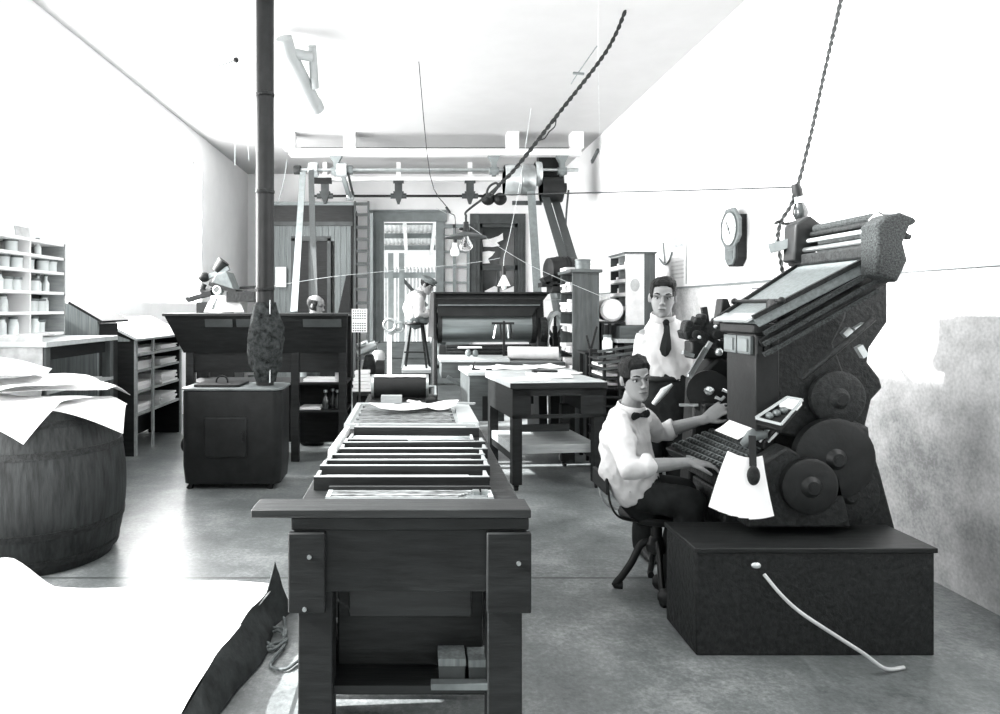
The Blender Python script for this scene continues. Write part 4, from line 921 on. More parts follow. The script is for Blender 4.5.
MB().tube(smoothpts([L_(499, 186), L_(496, 183), L_(490, 186), L_(487, 192), L_(489, 197), L_(493, 194), L_(500, 184)], 5), .010, 8).build('cord_knot', 'cord', t)
zt = L_(0, 222).z; cxl = L_(466, 0).x
MB().lathe([(.0, zt + .01), (.022, zt), (.028, zt - .05), (.034, zt - .085), (.03, zt - .09), (0, zt - .09)], (cxl, YL, 0), n=20).build('socket', 'dull_iron', t)
MB().ell((cxl - .04, YL, zt - .06), (.022, .014, .014)).build('switch_key', 'black_iron', t)
MB().lathe([(.03, zt - .085), (.09, zt - .10), (.145, zt - .115), (.176, zt - .125), (.18, zt - .135), (.174, zt - .135), (.14, zt - .124), (.03, zt - .095)], (cxl, YL, 0), (0, 0, 1), 40).build('shade', 'dark_paint', t)
bp = [(.0, -.245), (.03, -.24), (.05, -.22), (.056, -.195), (.048, -.165), (.03, -.135), (.017, -.105), (.016, -.09)]
MB().lathe([(r, zt + z - .01) for r, z in bp], (cxl, YL, 0), n=24).build('bulb', 'bulb_glass', t)
MB().tube([V(cxl, YL, zt - .10), V(cxl, YL, zt - .17), V(cxl + .015, YL, zt - .205), V(cxl - .015, YL, zt - .205), V(cxl, YL, zt - .17)], .003, 6).build('filament', 'cord', t)
t = thing('bare_bulb', 'pale bare bulb hanging on a wire behind the flat lamp shade', 'lamp', W(455, 245, 6.4))
B_ = lambda x, y: W(x, y, 6.4)
MB().tube(smoothpts([B_(421, 160) + V(-.02, 0, .9), B_(430, 175), B_(446, 206), B_(450, 213), B_(455, 217), B_(455, 236)], 4), .004, 6).build('wire', 'cord', t)
MB().cyl(B_(446, 207), B_(450, 213), .012, None, 10).build('wire_joint', 'cord', t)
MB().cyl(B_(455, 236), B_(455, 243), .02, None, 14).build('socket', 'black_iron', t)
zt2 = B_(0, 243).z; 
MB().lathe([(0, zt2 - .125), (.03, zt2 - .12), (.042, zt2 - .095), (.038, zt2 - .065), (.02, zt2 - .03), (.018, zt2), (0, zt2)], (B_(455, 0).x, 6.4, 0), n=22).build('bulb', 'porcelain', t)
t = thing('cone_lamp', 'small white cone shade hanging low over the press feed board', 'lamp', W(490, 285, 8.0))
C_ = lambda x, y: W(x, y, 8.0)
MB().tube(smoothpts([C_(524, 152) + V(.08, 0, .5), C_(520, 182), C_(509, 238), C_(504, 258), C_(504, 274)], 4), .003, 6).build('wire', 'pale_rope', t)
MB().cyl(C_(504, 266), C_(504, 275), .022, None, 12).build('socket', 'black_iron', t)
zc_ = C_(0, 275).z
MB().lathe([(.015, zc_), (.075, zc_ - .125), (.06, zc_ - .125), (.010, zc_ - .01)], (C_(504, 0).x, 8.0, 0), n=24).build('shade', 'paper', t)
MB().ell((C_(504, 0).x, 8.0, zc_ - .12), (.035, .035, .05)).build('bulb', 'porcelain', t)
wire('string', [W(436, 208, 6.4), W(466, 224, 6.6), W(504, 250, 7.0), W(540, 270, 7.3), W(603, 297, 7.5)], .0025, 'slack pale string running from the lamps down to the paper shelf', 'pale_rope', 'string')
wire('string', [W(256, 289, 6.4), W(330, 277, 6.8), W(400, 270, 7.2), W(470, 263, 7.6), W(500, 258, 7.9)], .0025, 'slack pale string crossing mid-room in front of the back door', 'pale_rope', 'string')
wire('string', [W(545, 300, 9), W(570, 299, 8.5), W(600, 293, 7.5)], .0025, 'short pale string between the motor and the paper shelf', 'pale_rope', 'string')
wire('overhead_wire', [W(498, 195, 6.1), W(600, 192.5, 5.4), W(700, 190, 4.8), W(797, 187, 4.22)], .005, 'long taut wire running level from the lamp cord to the bulb by the clock', cat='wire')
wire('ceiling_wire', [V(1.30, 4.9, ZC), W(598, 60, 6.6), W(600, 140, 8.2), W(601, 170, 8.6)], .004, 'thin pale wire hanging by the right-hand ceiling corner', 'sack')
wire('conduit', [W(571, 84, 7.3), W(578, 73, 7.1), W(597, 46, 6.7)], .006, 'thin faint conduit along the ceiling beside the black cord', 'grey_paint')
o = MB().bar(W(573, 73, 7.1) , W(584, 74, 7.1), .03, .02).build('ceiling_cleat', 'grey_paint', None, tuple(W(578, 74, 7.1))); tag(o, 'small grey cleat on the ceiling conduit', 'cleat')
o = MB().bar(W(592, 162, 9.9), W(598, 150, 9.6), .03, .05).build('wall_bracket', 'dark_paint', None, tuple(W(595, 156, 9.75))); tag(o, 'small dark bracket high in the right-hand ceiling corner', 'bracket')
for i, (pts, l) in enumerate((([W(198, 57, 7.4), W(215, 66, 7.5), W(236, 60, 7.6)], 'drooping thin wire on the ceiling left of the stovepipe'), ([W(236, 58, 7.6), W(235.5, 110, 8.5), W(235, 165, 9.5)], 'thin vertical wire hanging left of the stovepipe'), ([W(246, 66, 8.0), W(247, 120, 9), W(249, 160, 10)], 'second thin wire close beside the stovepipe'), ([W(287, 160, 11), W(283, 185, 11.2), W(278, 203, 12)], 'thin stay wire from the end of the white beam'))):
    wire('stay_wire', pts, .006, l, 'grey_paint')
o = MB().ell(W(236, 60, 7.6), (.03, .03, .03)).build('wire_insulator', 'dull_iron', None, tuple(W(236, 60, 7.6))); tag(o, 'small dark insulator under the ceiling left of the stovepipe', 'insulator')
wire('conduit_pipe', [W(568.5, 190, 12.5), W(566, 220, 12.5), W(566, 258, 12.5), W(571, 275, 12)], .018, 'thin pipe running down the back right corner', 'dark_paint', 'pipe')
# ================================================================== RIGHT SIDE
# --- platen press with flywheel under the slanting belts
t = thing('platen_press', 'dark platen press with a curved flywheel under the slanting belts', 'press', (2.05, 9.4, 0))
Q = lambda x, y, d=0: W(x, y, 9.3 + d)
MB().prism([(Q(555, 0).x, 0), (Q(574, 0).x, 0), (Q(574, 0).x, 1.5), (Q(578, 0).x, 1.9), (Q(552, 0).x, 1.9), (Q(558, 0).x, 1.45)], 'y', 9.2, 9.6).build('frame', 'grey_metal', t, bevel=.02)
MB().bar(Q(543, 282), Q(560, 272), .3, .10).build('platen', 'dull_iron', t)
MB().bar(Q(540, 285), Q(556, 284), .3, .06).build('feed_table', 'dull_iron', t)
MB().lathe([(.05, -.22), (.17, -.2), (.185, -.1), (.185, .14), (.17, .2), (.05, .22)], Q(562, 271), (1, .25, 0), 30).build('motor_drum', 'black_iron', t)
for k in range(4): MB().torus(Q(557 + 3.4 * k, 271), (1, .25, 0), .187, .010, 28, 6).build('drum_band', 'dull_iron', t)
MB().bb((Q(550, 0).x, 9.15, Q(0, 293).z), (Q(576, 0).x, 9.55, Q(0, 284).z)).build('motor_mount', 'black_iron', t, bevel=.01)
fw_ = Q(555, 341, -.35)
MB().band(fw_, (1, -.55, 0), .33, .385, .05, 48).build('flywheel_rim', 'bright_steel', t)
o = MB()
for k in range(6):
    a = PI * k / 3; d, u, v = frame((1, -.55, 0)); o.bar(fw_, fw_ + u * math.cos(a) * .34 + v * math.sin(a) * .34, .035, .025, up=d)
o.cyl(fw_ - V(.05, -.03, 0), fw_ + V(.05, -.03, 0), .06, None, 14); o.build('flywheel_spokes', 'dull_iron', t)
MB().cyl(fw_, Q(566, 343), .03, None, 12).build('axle', 'dull_iron', t)

# --- open paper shelf with can on top
ax0, ax1, ay0, ay1, az = 1.70, 1.985, 7.5, 8.12, 1.93
t = thing('paper_shelf', 'tall dark open shelf unit stuffed with papers right of the cylinder press', 'shelf', (1.84, 7.95, 0))
MB().bb((ax0, ay0, 0), (ax1, ay0 + .03, az)).build('end_panel', 'mid_wood', t, bevel=.003)
MB().bb((ax0, ay1 - .03, 0), (ax1, ay1, az)).build('end_panel', 'mid_wood', t)
MB().bb((ax1 - .02, ay0 + .03, 0), (ax1, ay1 - .03, az)).build('back_panel', 'dark_wood', t)
MB().bb((ax0 - .03, ay0 - .03, az), (ax1 + .03, ay1 + .02, az + .035)).build('top_board', 'mid_wood_x', t, bevel=.004)
SL = [.4, .62, .84, 1.06, 1.28, 1.5, 1.72]
for z in SL: MB().bb((ax0 + .0, ay0 + .03, z - .012), (ax1 - .02, ay1 - .03, z + .006)).build('shelf_board', 'dark_wood', t)
wh = ['bottom', 'second', 'third', 'fourth', 'fifth', 'sixth', 'top']
for i, z in enumerate(SL):
    for j, y in enumerate((7.48, 7.74)):
        s = MB(); h = random.uniform(.06, .15)
        n = 4
        for k in range(n): s.box((ax0 + .12 + random.uniform(-.03, .0), y + .2 + random.uniform(-.02, .02), z + .007 + h * (k + .5) / n), (.22, .22 + random.uniform(-.04, .02), h / n * .9), (0, 0, random.uniform(-.12, .12)))
        o = s.build('paper_stack', random.choice(['paper', 'old_paper', 'grey_paper', 'old_paper']), None, (ax0 + .1, y + .2, z + .007)); tag(o, 'rumpled papers on the %s shelf of the tall dark unit, %s half' % (wh[i], ('near', 'far')[j]), 'paper', 'papers in the tall dark shelf unit')
t = thing('paint_can', 'squat grey can standing on top of the tall paper shelf', 'can', (1.85, 7.68, az + .035))
MB().lathe([(0, .0), (.085, 0), (.087, .01), (.082, .015), (.082, .10), (.088, .105), (.088, .115), (.078, .118), (.078, .1), (0, .1)], (1.85, 7.68, az + .035), n=28).build('body', 'grey_metal', t)
MB().torus((1.85, 7.68, az + .10), (0, 0, 1), .084, .004, 28, 6).build('rim_bead', 'grey_metal', t)
o = MB().bb((1.69, 7.80, az + .036), (1.95, 8.10, az + .075)).build('board', 'old_paper', None, (1.8, 7.95, az + .036)); tag(o, 'pale slab lying on top of the tall paper shelf behind the can', 'slab')
# --- pale roll and clutter between the two shelf units
t = thing('stock_stand', 'slim dark stand holding a white drum between the paper shelf and the pigeonholes', 'stand', (2.12, 7.75, 0))
for x in (2.02, 2.10):
    for y in (7.55, 7.95): MB().bb((x, y, 0), (x + .03, y + .03, 1.38)).build('leg', 'dark_wood', t)
MB().bb((2.01, 7.52, 1.38), (2.27, 8.0, 1.40)).build('stand_top', 'dark_wood', t)
MB().bb((2.02, 7.56, .5), (2.13, 7.97, .52)).build('shelf_board', 'dark_wood', t)
t = thing('drum', 'smooth white drum lying on its side beside the pigeonhole cabinet', 'drum', (2.14, 7.7, 1.40))
MB().lathe([(0, -.01), (.10, -.01), (.122, .015), (.125, .08), (.125, .34), (.10, .39), (0, .40)], (2.135, 7.55, 1.528), (.12, 1, 0), 30).build('shell', 'old_paper', t)
MB().torus((2.135, 7.56, 1.528), (0, 1, 0), .121, .005, 30, 6).build('rim', 'grey_paper', t)
# --- pigeonhole cabinet on type-case rack
gx0, gx1, gy0, gy1, gz0, gz1 = 2.30, 2.62, 7.6, 8.2, 1.365, 2.14
t = thing('pigeonhole_cabinet', 'pale pigeonhole cabinet standing on the type-case rack behind the standing man', 'cabinet', (2.46, 7.9, gz0))
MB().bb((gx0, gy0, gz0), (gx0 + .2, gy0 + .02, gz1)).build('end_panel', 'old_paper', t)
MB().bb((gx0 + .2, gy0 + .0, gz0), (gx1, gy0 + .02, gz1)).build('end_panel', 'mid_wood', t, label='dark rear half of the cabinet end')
MB().ell((gx0 + .10, gy0 + .002, 1.80), (.055, .006, .075), n=20).build('dark_stain', 'grey_paper', t, label='rounded grey smudge')
MB().bb((gx0, gy1 - .02, gz0), (gx1, gy1, gz1)).build('end_panel', 'mid_wood', t)
MB().bb((gx1 - .02, gy0 + .02, gz0), (gx1, gy1 - .02, gz1)).build('back_panel', 'dark_wood', t)
MB().bb((gx0 - .02, gy0 - .02, gz1), (gx1 + .01, gy1 + .02, gz1 + .02)).build('top_board', 'mid_wood', t)
for k in range(6): MB().bb((gx0, gy0 + .02, gz0 + k * .152), (gx1 - .02, gy1 - .02, gz0 + .014 + k * .152)).build('shelf_board', 'pale_wood', t)
MB().bb((gx0 + .012, 7.89, gz0 + .014), (gx1 - .02, 7.905, gz1)).build('divider', 'pale_wood', t)
for k in range(5): MB().bb((gx0 - .004, gy0 + .02, gz0 + .014 + k * .152), (gx0 + .002, gy1 - .02, gz0 + .05 + k * .152)).build('front_lip', 'paper', t)
bx0 = None
for k in range(5):
    for j, y in enumerate((7.65, 7.76, 7.94, 8.06)):
        if random.random() < .8:
            h = random.uniform(.05, .10)
            o = MB().bb((gx0 + .03 + random.uniform(0, .05), y, gz0 + .0145 + k * .152), (gx0 + .15, y + random.uniform(.06, .09), gz0 + .0145 + h + k * .152)).build('packet', random.choice(['old_paper', 'grey_paper', 'paper']), None, (gx0 + .1, y + .04, gz0 + .0145 + k * .152))
            tag(o, 'small packet on the %s shelf of the pigeonhole cabinet, %s' % (['lowest', 'second', 'middle', 'fourth', 'top'][k], ['nearest the camera', 'second from the camera', 'third from the camera', 'farthest from the camera'][j]), 'packet', 'packets in the pigeonhole cabinet')
t = thing('type_case_rack', 'type-case rack with many shallow drawers under the pigeonhole cabinet', 'rack', (2.42, 7.7, 0))
MB().bb((2.16, 7.42, 1.18), (2.72, 8.35, 1.22)).build('sloping_top', 'worktop', t)
MB().bb((2.20, 7.46, 1.22), (2.70, 8.3, 1.36)).build('upper_case', 'mid_wood_x', t)
MB().bb((2.24, 7.44, 0), (2.68, 7.47, 1.18)).build('end_panel', 'dark_wood', t)
MB().bb((2.24, 8.28, 0), (2.68, 8.31, 1.18)).build('end_panel', 'dark_wood', t)
MB().bb((2.66, 7.47, 0), (2.68, 8.28, 1.18)).build('back_panel', 'dark_wood', t)
for k in range(14):
    d = MB().bb((2.22 - .012 * (k % 3), 7.5, .08 + k * .078), (2.64, 8.25, .14 + k * .078)).build('case_drawer', 'dark_wood' if k % 2 else 'mid_wood_x', t)
    for y in (7.62, 8.1): MB().bb((2.19, y - .03, .095 + k * .078), (2.22, y + .03, .125 + k * .078)).build('drawer_pull', 'old_paper', d)
# near rack of slanted compartments, showing white gaps between the two men
t = thing('galley_rack', 'skeletal rack of pale-edged slots behind the seated man', 'rack', (1.85, 6.6, 0))
for x in (1.76, 1.90, 2.02): MB().bb((x, 6.5, 0), (x + .025, 6.54, 1.14)).build('post', 'dark_wood', t)
for x in (1.76, 2.02): MB().bb((x, 7.0, 0), (x + .025, 7.04, 1.14)).build('post', 'dark_wood', t)
for k in range(12): MB().bb((1.75, 6.49, .12 + k * .085), (2.05, 7.04, .135 + k * .085)).build('slot_rail', 'dark_wood', t)
for k in range(4): MB().bar((1.70, 6.47, .98 + k * .055), (2.06, 6.47, 1.02 + k * .06), .02, .022).build('leaning_slat', 'dark_paint', t)
for k in range(3): MB().bb((1.765, 6.55, .145 + (8 + k) * .085), (2.03, 6.95, .17 + (8 + k) * .085)).build('galley_edge', 'old_paper', t)
t = thing('work_stand', 'small dark stand holding a white jar and lever before the tall paper shelf', 'stand', (1.89, 7.25, 0))
for x in (1.75, 2.0):
    for y in (7.10, 7.38): MB().bb((x, y, 0), (x + .035, y + .035, 1.08)).build('leg', 'dark_wood', t)
MB().bb((1.73, 7.08, 1.08), (2.05, 7.43, 1.10)).build('stand_top', 'dark_wood', t)
vessel('jar', JR, 1.98, 7.17, 1.10, 'jar', 'white jar on the small stand before the tall paper shelf', 'jar', 1.3, group=None)
t = thing('hand_lever', 'upright dark hand lever on the small stand beside the white jar', 'lever', (1.83, 7.2, 1.10))
MB().bb((1.79, 7.15, 1.10), (1.87, 7.25, 1.13)).build('base', 'black_iron', t); MB().bar((1.82, 7.2, 1.13), (1.88, 7.2, 1.36), .025, .02).build('lever_arm', 'black_iron', t); MB().bar((1.81, 7.19, 1.12), (1.77, 7.19, 1.27), .02, .02).build('catch', 'dull_iron', t)

# --- clock, calendar, hook and papers on the right wall
ck = thing('wall_clock', 'octagonal drop-case wall clock on the right wall', 'clock', (XR, 6.06, 2.25))
cyc, czc, cr_, cxf = 6.33, 2.265, .20, XR - .10
oc = [(cyc + cr_ * math.cos(PI / 8 + k * PI / 4), czc + cr_ * math.sin(PI / 8 + k * PI / 4)) for k in range(8)]
MB().prism(oc, 'x', cxf, cxf + .03).build('octagon_bezel', 'clock_wood', ck, bevel=.006)
MB().prism([(cyc - .13, czc + .12), (cyc + .13, czc + .12), (cyc + .13, czc - .27), (cyc + .06, czc - .34), (cyc - .06, czc - .34), (cyc - .13, czc - .27)], 'x', cxf + .02, XR).build('case', 'dark_wood', ck, bevel=.004)
MB().prism([(cyc - .10, czc - .15), (cyc + .10, czc - .15), (cyc + .10, czc - .27), (cyc + .05, czc - .325), (cyc - .05, czc - .325), (cyc - .10, czc - .27)], 'x', cxf + .003, cxf + .021).build('pendulum_door', 'clock_wood', ck, bevel=.004)
MB().bb((cxf - .002, cyc - .065, czc - .275), (cxf + .004, cyc + .065, czc - .2)).build('door_glass', 'grey_metal', ck)
MB().lathe([(0, 0), (.148, 0), (.150, .004), (0, .006)], (cxf + .001, cyc, czc), (-1, 0, 0), 40).build('dial', 'clock_face', ck)
MB().band((cxf - .004, cyc, czc), (1, 0, 0), .145, .157, .012, 40).build('dial_ring', 'grey_metal', ck)
tk = MB()
for k in range(12):
    a = k * PI / 6; e = V(0, math.sin(a), math.cos(a)); tk.bar(V(cxf - .006, cyc, czc) + e * .108, V(cxf - .006, cyc, czc) + e * .130, .010, .002, up=(1, 0, 0))
tk.build('hour_marks', 'faint_print', ck)
for a, l, w_ in ((R(-35), .09, .010), (R(150), .06, .012)):
    e = V(0, -math.sin(a), math.cos(a)); MB().bar(V(cxf - .008, cyc, czc) - e * .015, V(cxf - .008, cyc, czc) + e * l, w_, .003, up=(1, 0, 0)).build('hand', 'print', ck)
MB().cyl((cxf - .012, cyc, czc), (cxf, cyc, czc), .012, None, 12).build('centre_boss', 'print', ck)
def wallrect(name, m, p0, p1, q0, q1, lab, cat, parent=None, off=.003, th=.002):
    """a rectangle lying on the right wall between picture columns p0..p1 and rows q0..q1"""
    ya, yb = XR * FL / (p0 - VX), XR * FL / (p1 - VX); ym = (ya + yb) / 2
    za, zb_ = EYE - (q0 - VY) * ym / FL, EYE - (q1 - VY) * ym / FL
    o = MB().bb((XR - off - th, yb, zb_), (XR - off, ya, za)).build(name, m, parent, None if parent else (XR, ym, (za + zb_) / 2))
    if not parent: tag(o, lab, cat)
    return o
cal = thing('calendar', 'tall white calendar with a dark picture heading on the right wall', 'calendar', (XR, 7.87, 2.2))
wallrect('sheet', 'paper', 670.5, 687, 228, 284, '', '', cal)
wallrect('heading_picture', 'grey_paper', 671, 684, 232, 240, '', '', cal, .0052)
wallrect('heading_band', 'faint_print', 672.5, 684, 244, 247.5, '', '', cal, .0052)
wallrect('edge_strip', 'grey_paper', 686.2, 687.2, 232, 284, '', '', cal, .0054)
for k in range(7): wallrect('date_row', 'old_paper', 672, 684.5, 253 + k * 4, 254.6 + k * 4, '', '', cal, .0052)
yk = 8.1
K = lambda x, y: W(x, y, XR * FL / (664 - VX)) * V(1, 1, 1)[0]
yh = XR * FL / (664 - VX)
def wallpt(px, py, off=.02):
    Y = (XR - off) * FL / (px - VX); return V(XR - off, Y, EYE - (py - VY) * Y / FL)
t = thing('wall_hook', 'thin curved wire hook hanging on the right wall beside the calendar', 'hook', (XR, yh, 2.1))
MB().tube(smoothpts([wallpt(659, 258), wallpt(661.5, 262), wallpt(665, 264.5), wallpt(669, 261), wallpt(672, 252)], 5), .010, 8).build('curved_wire', 'grey_paint', t)
MB().tube([wallpt(663, 243), wallpt(665, 263)], .011, 8).build('hanging_wire', 'grey_paint', t)
nt_ = thing('wall_notice', 'white notice with a few dark lines on the right wall behind the typesetting machine', 'notice', (XR, 5.9, 1.7))
wallrect('sheet', 'paper', 750, 765, 286, 300, '', '', nt_)
wallrect('printed_line', 'print', 752.5, 763, 287.5, 288.8, '', '', nt_, .0052)
wallrect('printed_line', 'faint_print', 752.5, 763, 291, 292, '', '', nt_, .0052)
wallrect('wall_card', 'old_paper', 846, 870, 206, 232, 'pale grey card on the right wall above the typesetting machine', 'card')
wallrect('wall_sheet', 'paper', 722, 731, 290, 312, 'plain white sheet pinned on the right wall at the left of the typesetting machine', 'paper')

# --- hanging bulb by the clock
YH = 4.2
H = lambda x, y, d=0: W(x, y, YH + d)
wire('lamp_cord', [H(867, -112, .2), H(828, 57, .1), H(812, 130, .03), H(798, 186)], .007, 'twisted cord dropping from the ceiling to the bulb beside the clock', cat='cord', tw=True)
t = thing('hanging_bulb', 'clear bulb in a dark socket hanging between the clock and the typesetting machine', 'lamp', H(799, 205))
MB().tube([H(795.5, 184), H(797, 190), H(799, 199)], [.022, .03, .026], 14).build('socket', 'black_iron', t)
MB().tube([H(798, 197), H(799.2, 203)], [.031, .033], 14).build('socket_ring', 'bright_steel', t)
MB().tube([H(799.2, 202), H(800, 207), H(801, 213), H(801, 219), H(801, 221)], [.022, .036, .045, .032, .012], 20).build('bulb', 'dark_glass', t)
wire('lamp_cord', [H(797, 186), H(791, 205), H(781, 222), H(778, 240), H(781, 262), H(784, 285), H(787, 304, -.3)], .006, 'twisted cord looping from the hanging bulb down onto the typesetting machine', cat='cord', tw=True)
wire('lamp_cord', [H(775, 224), H(780, 221), H(784, 224), H(790, 223.5), H(797, 222)], .005, 'short cord tying the loop beneath the hanging bulb', cat='cord', tw=True)
wire('guy_wire', [H(803, 212), H(812, 226), H(820, 236, -.3)], .006, 'short dark wire from the hanging bulb to the top of the typesetting machine')
wire('guy_wire', [H(776, 225), H(774.5, 260), H(774, 290, -.1)], .003, 'thin straight wire hanging beside the looping cord', 'grey_paint')

# ================================================================== TYPESETTING MACHINE
lt = thing('typesetting_machine', 'huge dark typesetting machine with a sloping pale magazine and keyboard at the right', 'typesetting machine', (1.9, 3.7, 0))
# base and column
MB().prism([(1.50, 0), (2.52, 0), (2.50, .16), (2.2, .30), (1.62, .30), (1.5, .14)], 'y', 3.53, 4.14).build('base_casting', 'dull_iron', lt, bevel=.02)
sil = [(761, 345), (850, 272), (880, 264), (888, 285), (888, 322), (870, 348), (868, 362), (880, 378), (883, 388), (872, 400), (866, 425), (872, 446), (880, 470), (888, 500), (900, 545), (761, 545)]
col_ = [((p - VX) * 3.45 / FL, EYE - (q_ - VY) * 3.45 / FL) for p, q_ in sil]
MB().prism(col_, 'y', 3.45, 3.82).build('main_column', 'dull_iron', lt, bevel=.012)
MB().prism([(1.66, 0), (2.44, 0), (2.36, .40), (1.70, .40)], 'y', 3.56, 3.95).build('pedestal', 'black_iron', lt, bevel=.02)
side = [(1.70, 1.40), (1.80, 1.48), (2.02, 1.62), (2.10, 1.62), (2.08, 1.50), (2.02, 1.38), (2.08, 1.22), (2.10, 1.14), (2.04, 1.02), (1.9, .92), (1.7, .95)]
MB().prism(side, 'y', 3.37, 3.44).build('side_casting', 'dull_iron', lt, bevel=.012)
for (x, z, r, y0, y1, m) in ((2.02, 1.12, .13, 3.32, 3.37, 'dull_iron'), (1.98, .84, .19, 3.28, 3.34, 'black_iron'), (2.08, .66, .15, 3.34, 3.42, 'dull_iron'), (1.84, .72, .13, 3.24, 3.30, 'black_iron'), (2.12, 1.06, .10, 3.5, 3.9, 'black_iron')):
    MB().lathe([(.03, y0 - .02), (.05, y0), (r * .9, y0), (r, y0 + .008), (r, y1 - .008), (r * .9, y1), (.04, y1)], (x, 0, z), (0, 1, 0), 36).build('cam_wheel', m, lt)
    MB().cyl((x, y0 - .022, z), (x, y0, z), .018, None, 14).build('shaft_end', 'black_iron', lt)
MB().prism([(1.56, .52), (2.05, .52), (2.0, .75), (1.75, .90), (1.60, .80)], 'y', 3.28, 3.40).build('front_plate', 'dull_iron', lt, bevel=.012)
MB().tube(smoothpts([(1.80, 3.25, 1.22), (1.95, 3.22, 1.36), (2.14, 3.26, 1.50)], 4), .014, 8).build('link_rod', 'dull_iron', lt)
for (a, b) in (((2.03, 1.42), (2.06, 1.45)), ((2.08, 1.44), (2.13, 1.47)), ((2.10, 1.37), (2.13, 1.32))):
    MB().bar((a[0], 3.31, a[1]), (b[0], 3.31, b[1]), .03, .03).build('bright_cap', 'bright_steel', lt)
# assembler front
MB().prism([(1.625, 3.33), (1.74, 3.33), (1.74, 3.64), (1.625, 3.64)], 'z', .97, 1.45).build('assembler_entrance', 'black_iron', lt, bevel=.008)
MB().bb((1.60, 3.30, 1.425), (1.78, 3.67, 1.475)).build('entrance_hood', 'black_iron', lt, bevel=.01)
for y in (3.345, 3.495):
    f_ = MB().bb((1.605, y, 1.325), (1.625, y + .135, 1.415)).build('inspection_window', 'grey_metal', lt, bevel=.004)
    MB().bb((1.598, y + .02, 1.34), (1.606, y + .115, 1.40)).build('window_glass', 'grey_paint', f_)
for k in range(3): MB().bb((1.628 + .035 * k, 3.318, 1.33), (1.652 + .035 * k, 3.332, 1.415)).build('side_plate', 'dull_iron', lt)
# magazine (sloping, wider at the top)
mA = [V(1.60, 3.30, 1.50), V(2.14, 3.22, 1.80), V(2.14, 3.84, 1.80), V(1.60, 3.66, 1.50)]
nrm = (mA[1] - mA[0]).cross(mA[3] - mA[0]).normalized()
if nrm.z < 0: nrm = -nrm
MB().hull8([p - nrm * .05 for p in mA] + [p for p in mA]).build('magazine', 'magazine_face', lt, bevel=.004)
ch = MB()
for k in range(22):
    u = k / 21; a = mA[0].lerp(mA[3], .03 + .94 * u); b = mA[1].lerp(mA[2], .03 + .94 * u); ch.bar(a - nrm * .047, b - nrm * .047, .008, .02, up=nrm)
ch.build('channel_ribs', 'dull_iron', lt)
for a, b in ((0, 1), (3, 2)): MB().bar(mA[a] + nrm * .006, mA[b] + nrm * .006, .022, .02, up=nrm).build('side_rail', 'dull_iron', lt)
e0, e1 = mA[0].lerp(mA[1], .22), mA[3].lerp(mA[2], .22)
MB().tube([e0 + nrm * .02 - V(0, .03, 0), e1 + nrm * .02 + V(0, .03, 0)], .010, 8).build('lock_bar', 'black_iron', lt)
for e in (e0 - V(0, .03, 0), e1 + V(0, .03, 0)): MB().ell(e + nrm * .022, (.017, .017, .017)).build('lock_knob', 'black_iron', lt)
MB().bar(mA[0] + nrm * .004, mA[3] + nrm * .004, .07, .012, up=nrm).build('front_bar', 'bright_steel', lt)
# lower magazine underneath
mB = [p + V(.03, .01, -.10) for p in mA]
MB().hull8([p - nrm * .04 for p in mB] + [p for p in mB]).build('lower_magazine', 'dull_iron', lt, bevel=.004)
for k in range(3):
    a, b = mA[0] + V(.04, -.02, -.07 - .05 * k), mA[1] + V(-.02, -.02, -.07 - .05 * k); MB().bar(a, b, .03, .02).build('magazine_rail', 'mottled_iron', lt)
MB().prism([(1.62, 1.46), (1.72, 1.46), (1.67, 1.60), (1.64, 1.60)], 'y', 3.72, 3.80).build('verge_ear', 'black_iron', lt, bevel=.006)
MB().tube([V(1.70, 3.33, 1.50), V(1.72, 3.33, 1.56), V(1.76, 3.33, 1.56), V(1.80, 3.32, 1.48)], [.03, .05, .05, .03], 10).build('lamp_boss', 'black_iron', lt)
# distributor across the top
MB().bb((2.08, 3.23, 1.78), (2.24, 3.90, 1.84)).build('distributor_bracket', 'dull_iron', lt, bevel=.01)
MB().prism([(2.04, 1.80), (2.14, 1.79), (2.22, 1.98), (2.13, 2.05), (2.05, 2.0)], 'y', 3.76, 3.88).build('distributor_end', 'black_iron', lt, bevel=.012)
MB().prism([(2.09, 1.80), (2.16, 1.79), (2.20, 1.96), (2.14, 1.99), (2.11, 1.96)], 'y', 3.225, 3.255).build('distributor_plate', 'old_paper', lt, bevel=.006)
for x, z, r, m in ((2.12, 1.91, .012, 'bright_steel'), (2.14, 1.945, .014, 'dull_iron'), (2.10, 1.86, .014, 'steel'), (2.16, 1.975, .022, 'mottled_iron')):
    MB().cyl((x, 3.25, z), (x, 3.80, z), r, None, 14).build('distributor_screw', m, lt)
MB().bb((2.17, 3.26, 1.84), (2.25, 3.78, 1.99)).build('distributor_beam', 'mottled_iron', lt, bevel=.01)
MB().bar((1.98, 3.9, 1.88), (2.08, 3.84, 1.91), .05, .05).build('shifter_arm', 'grey_metal', lt)
db = [(2.05, 1.70), (2.14, 1.66), (2.19, 1.76), (2.17, 1.84), (2.20, 1.915), (2.23, 1.925), (2.225, 1.95), (2.16, 1.975), (2.10, 1.965), (2.05, 1.92)]
MB().prism(db, 'y', 3.10, 3.22).build('distributor_box', 'mottled_iron', lt, bevel=.02)
MB().bar((2.17, 3.14, 1.89), (2.22, 3.14, 1.865), .03, .02).build('box_bracket', 'mottled_iron', lt)
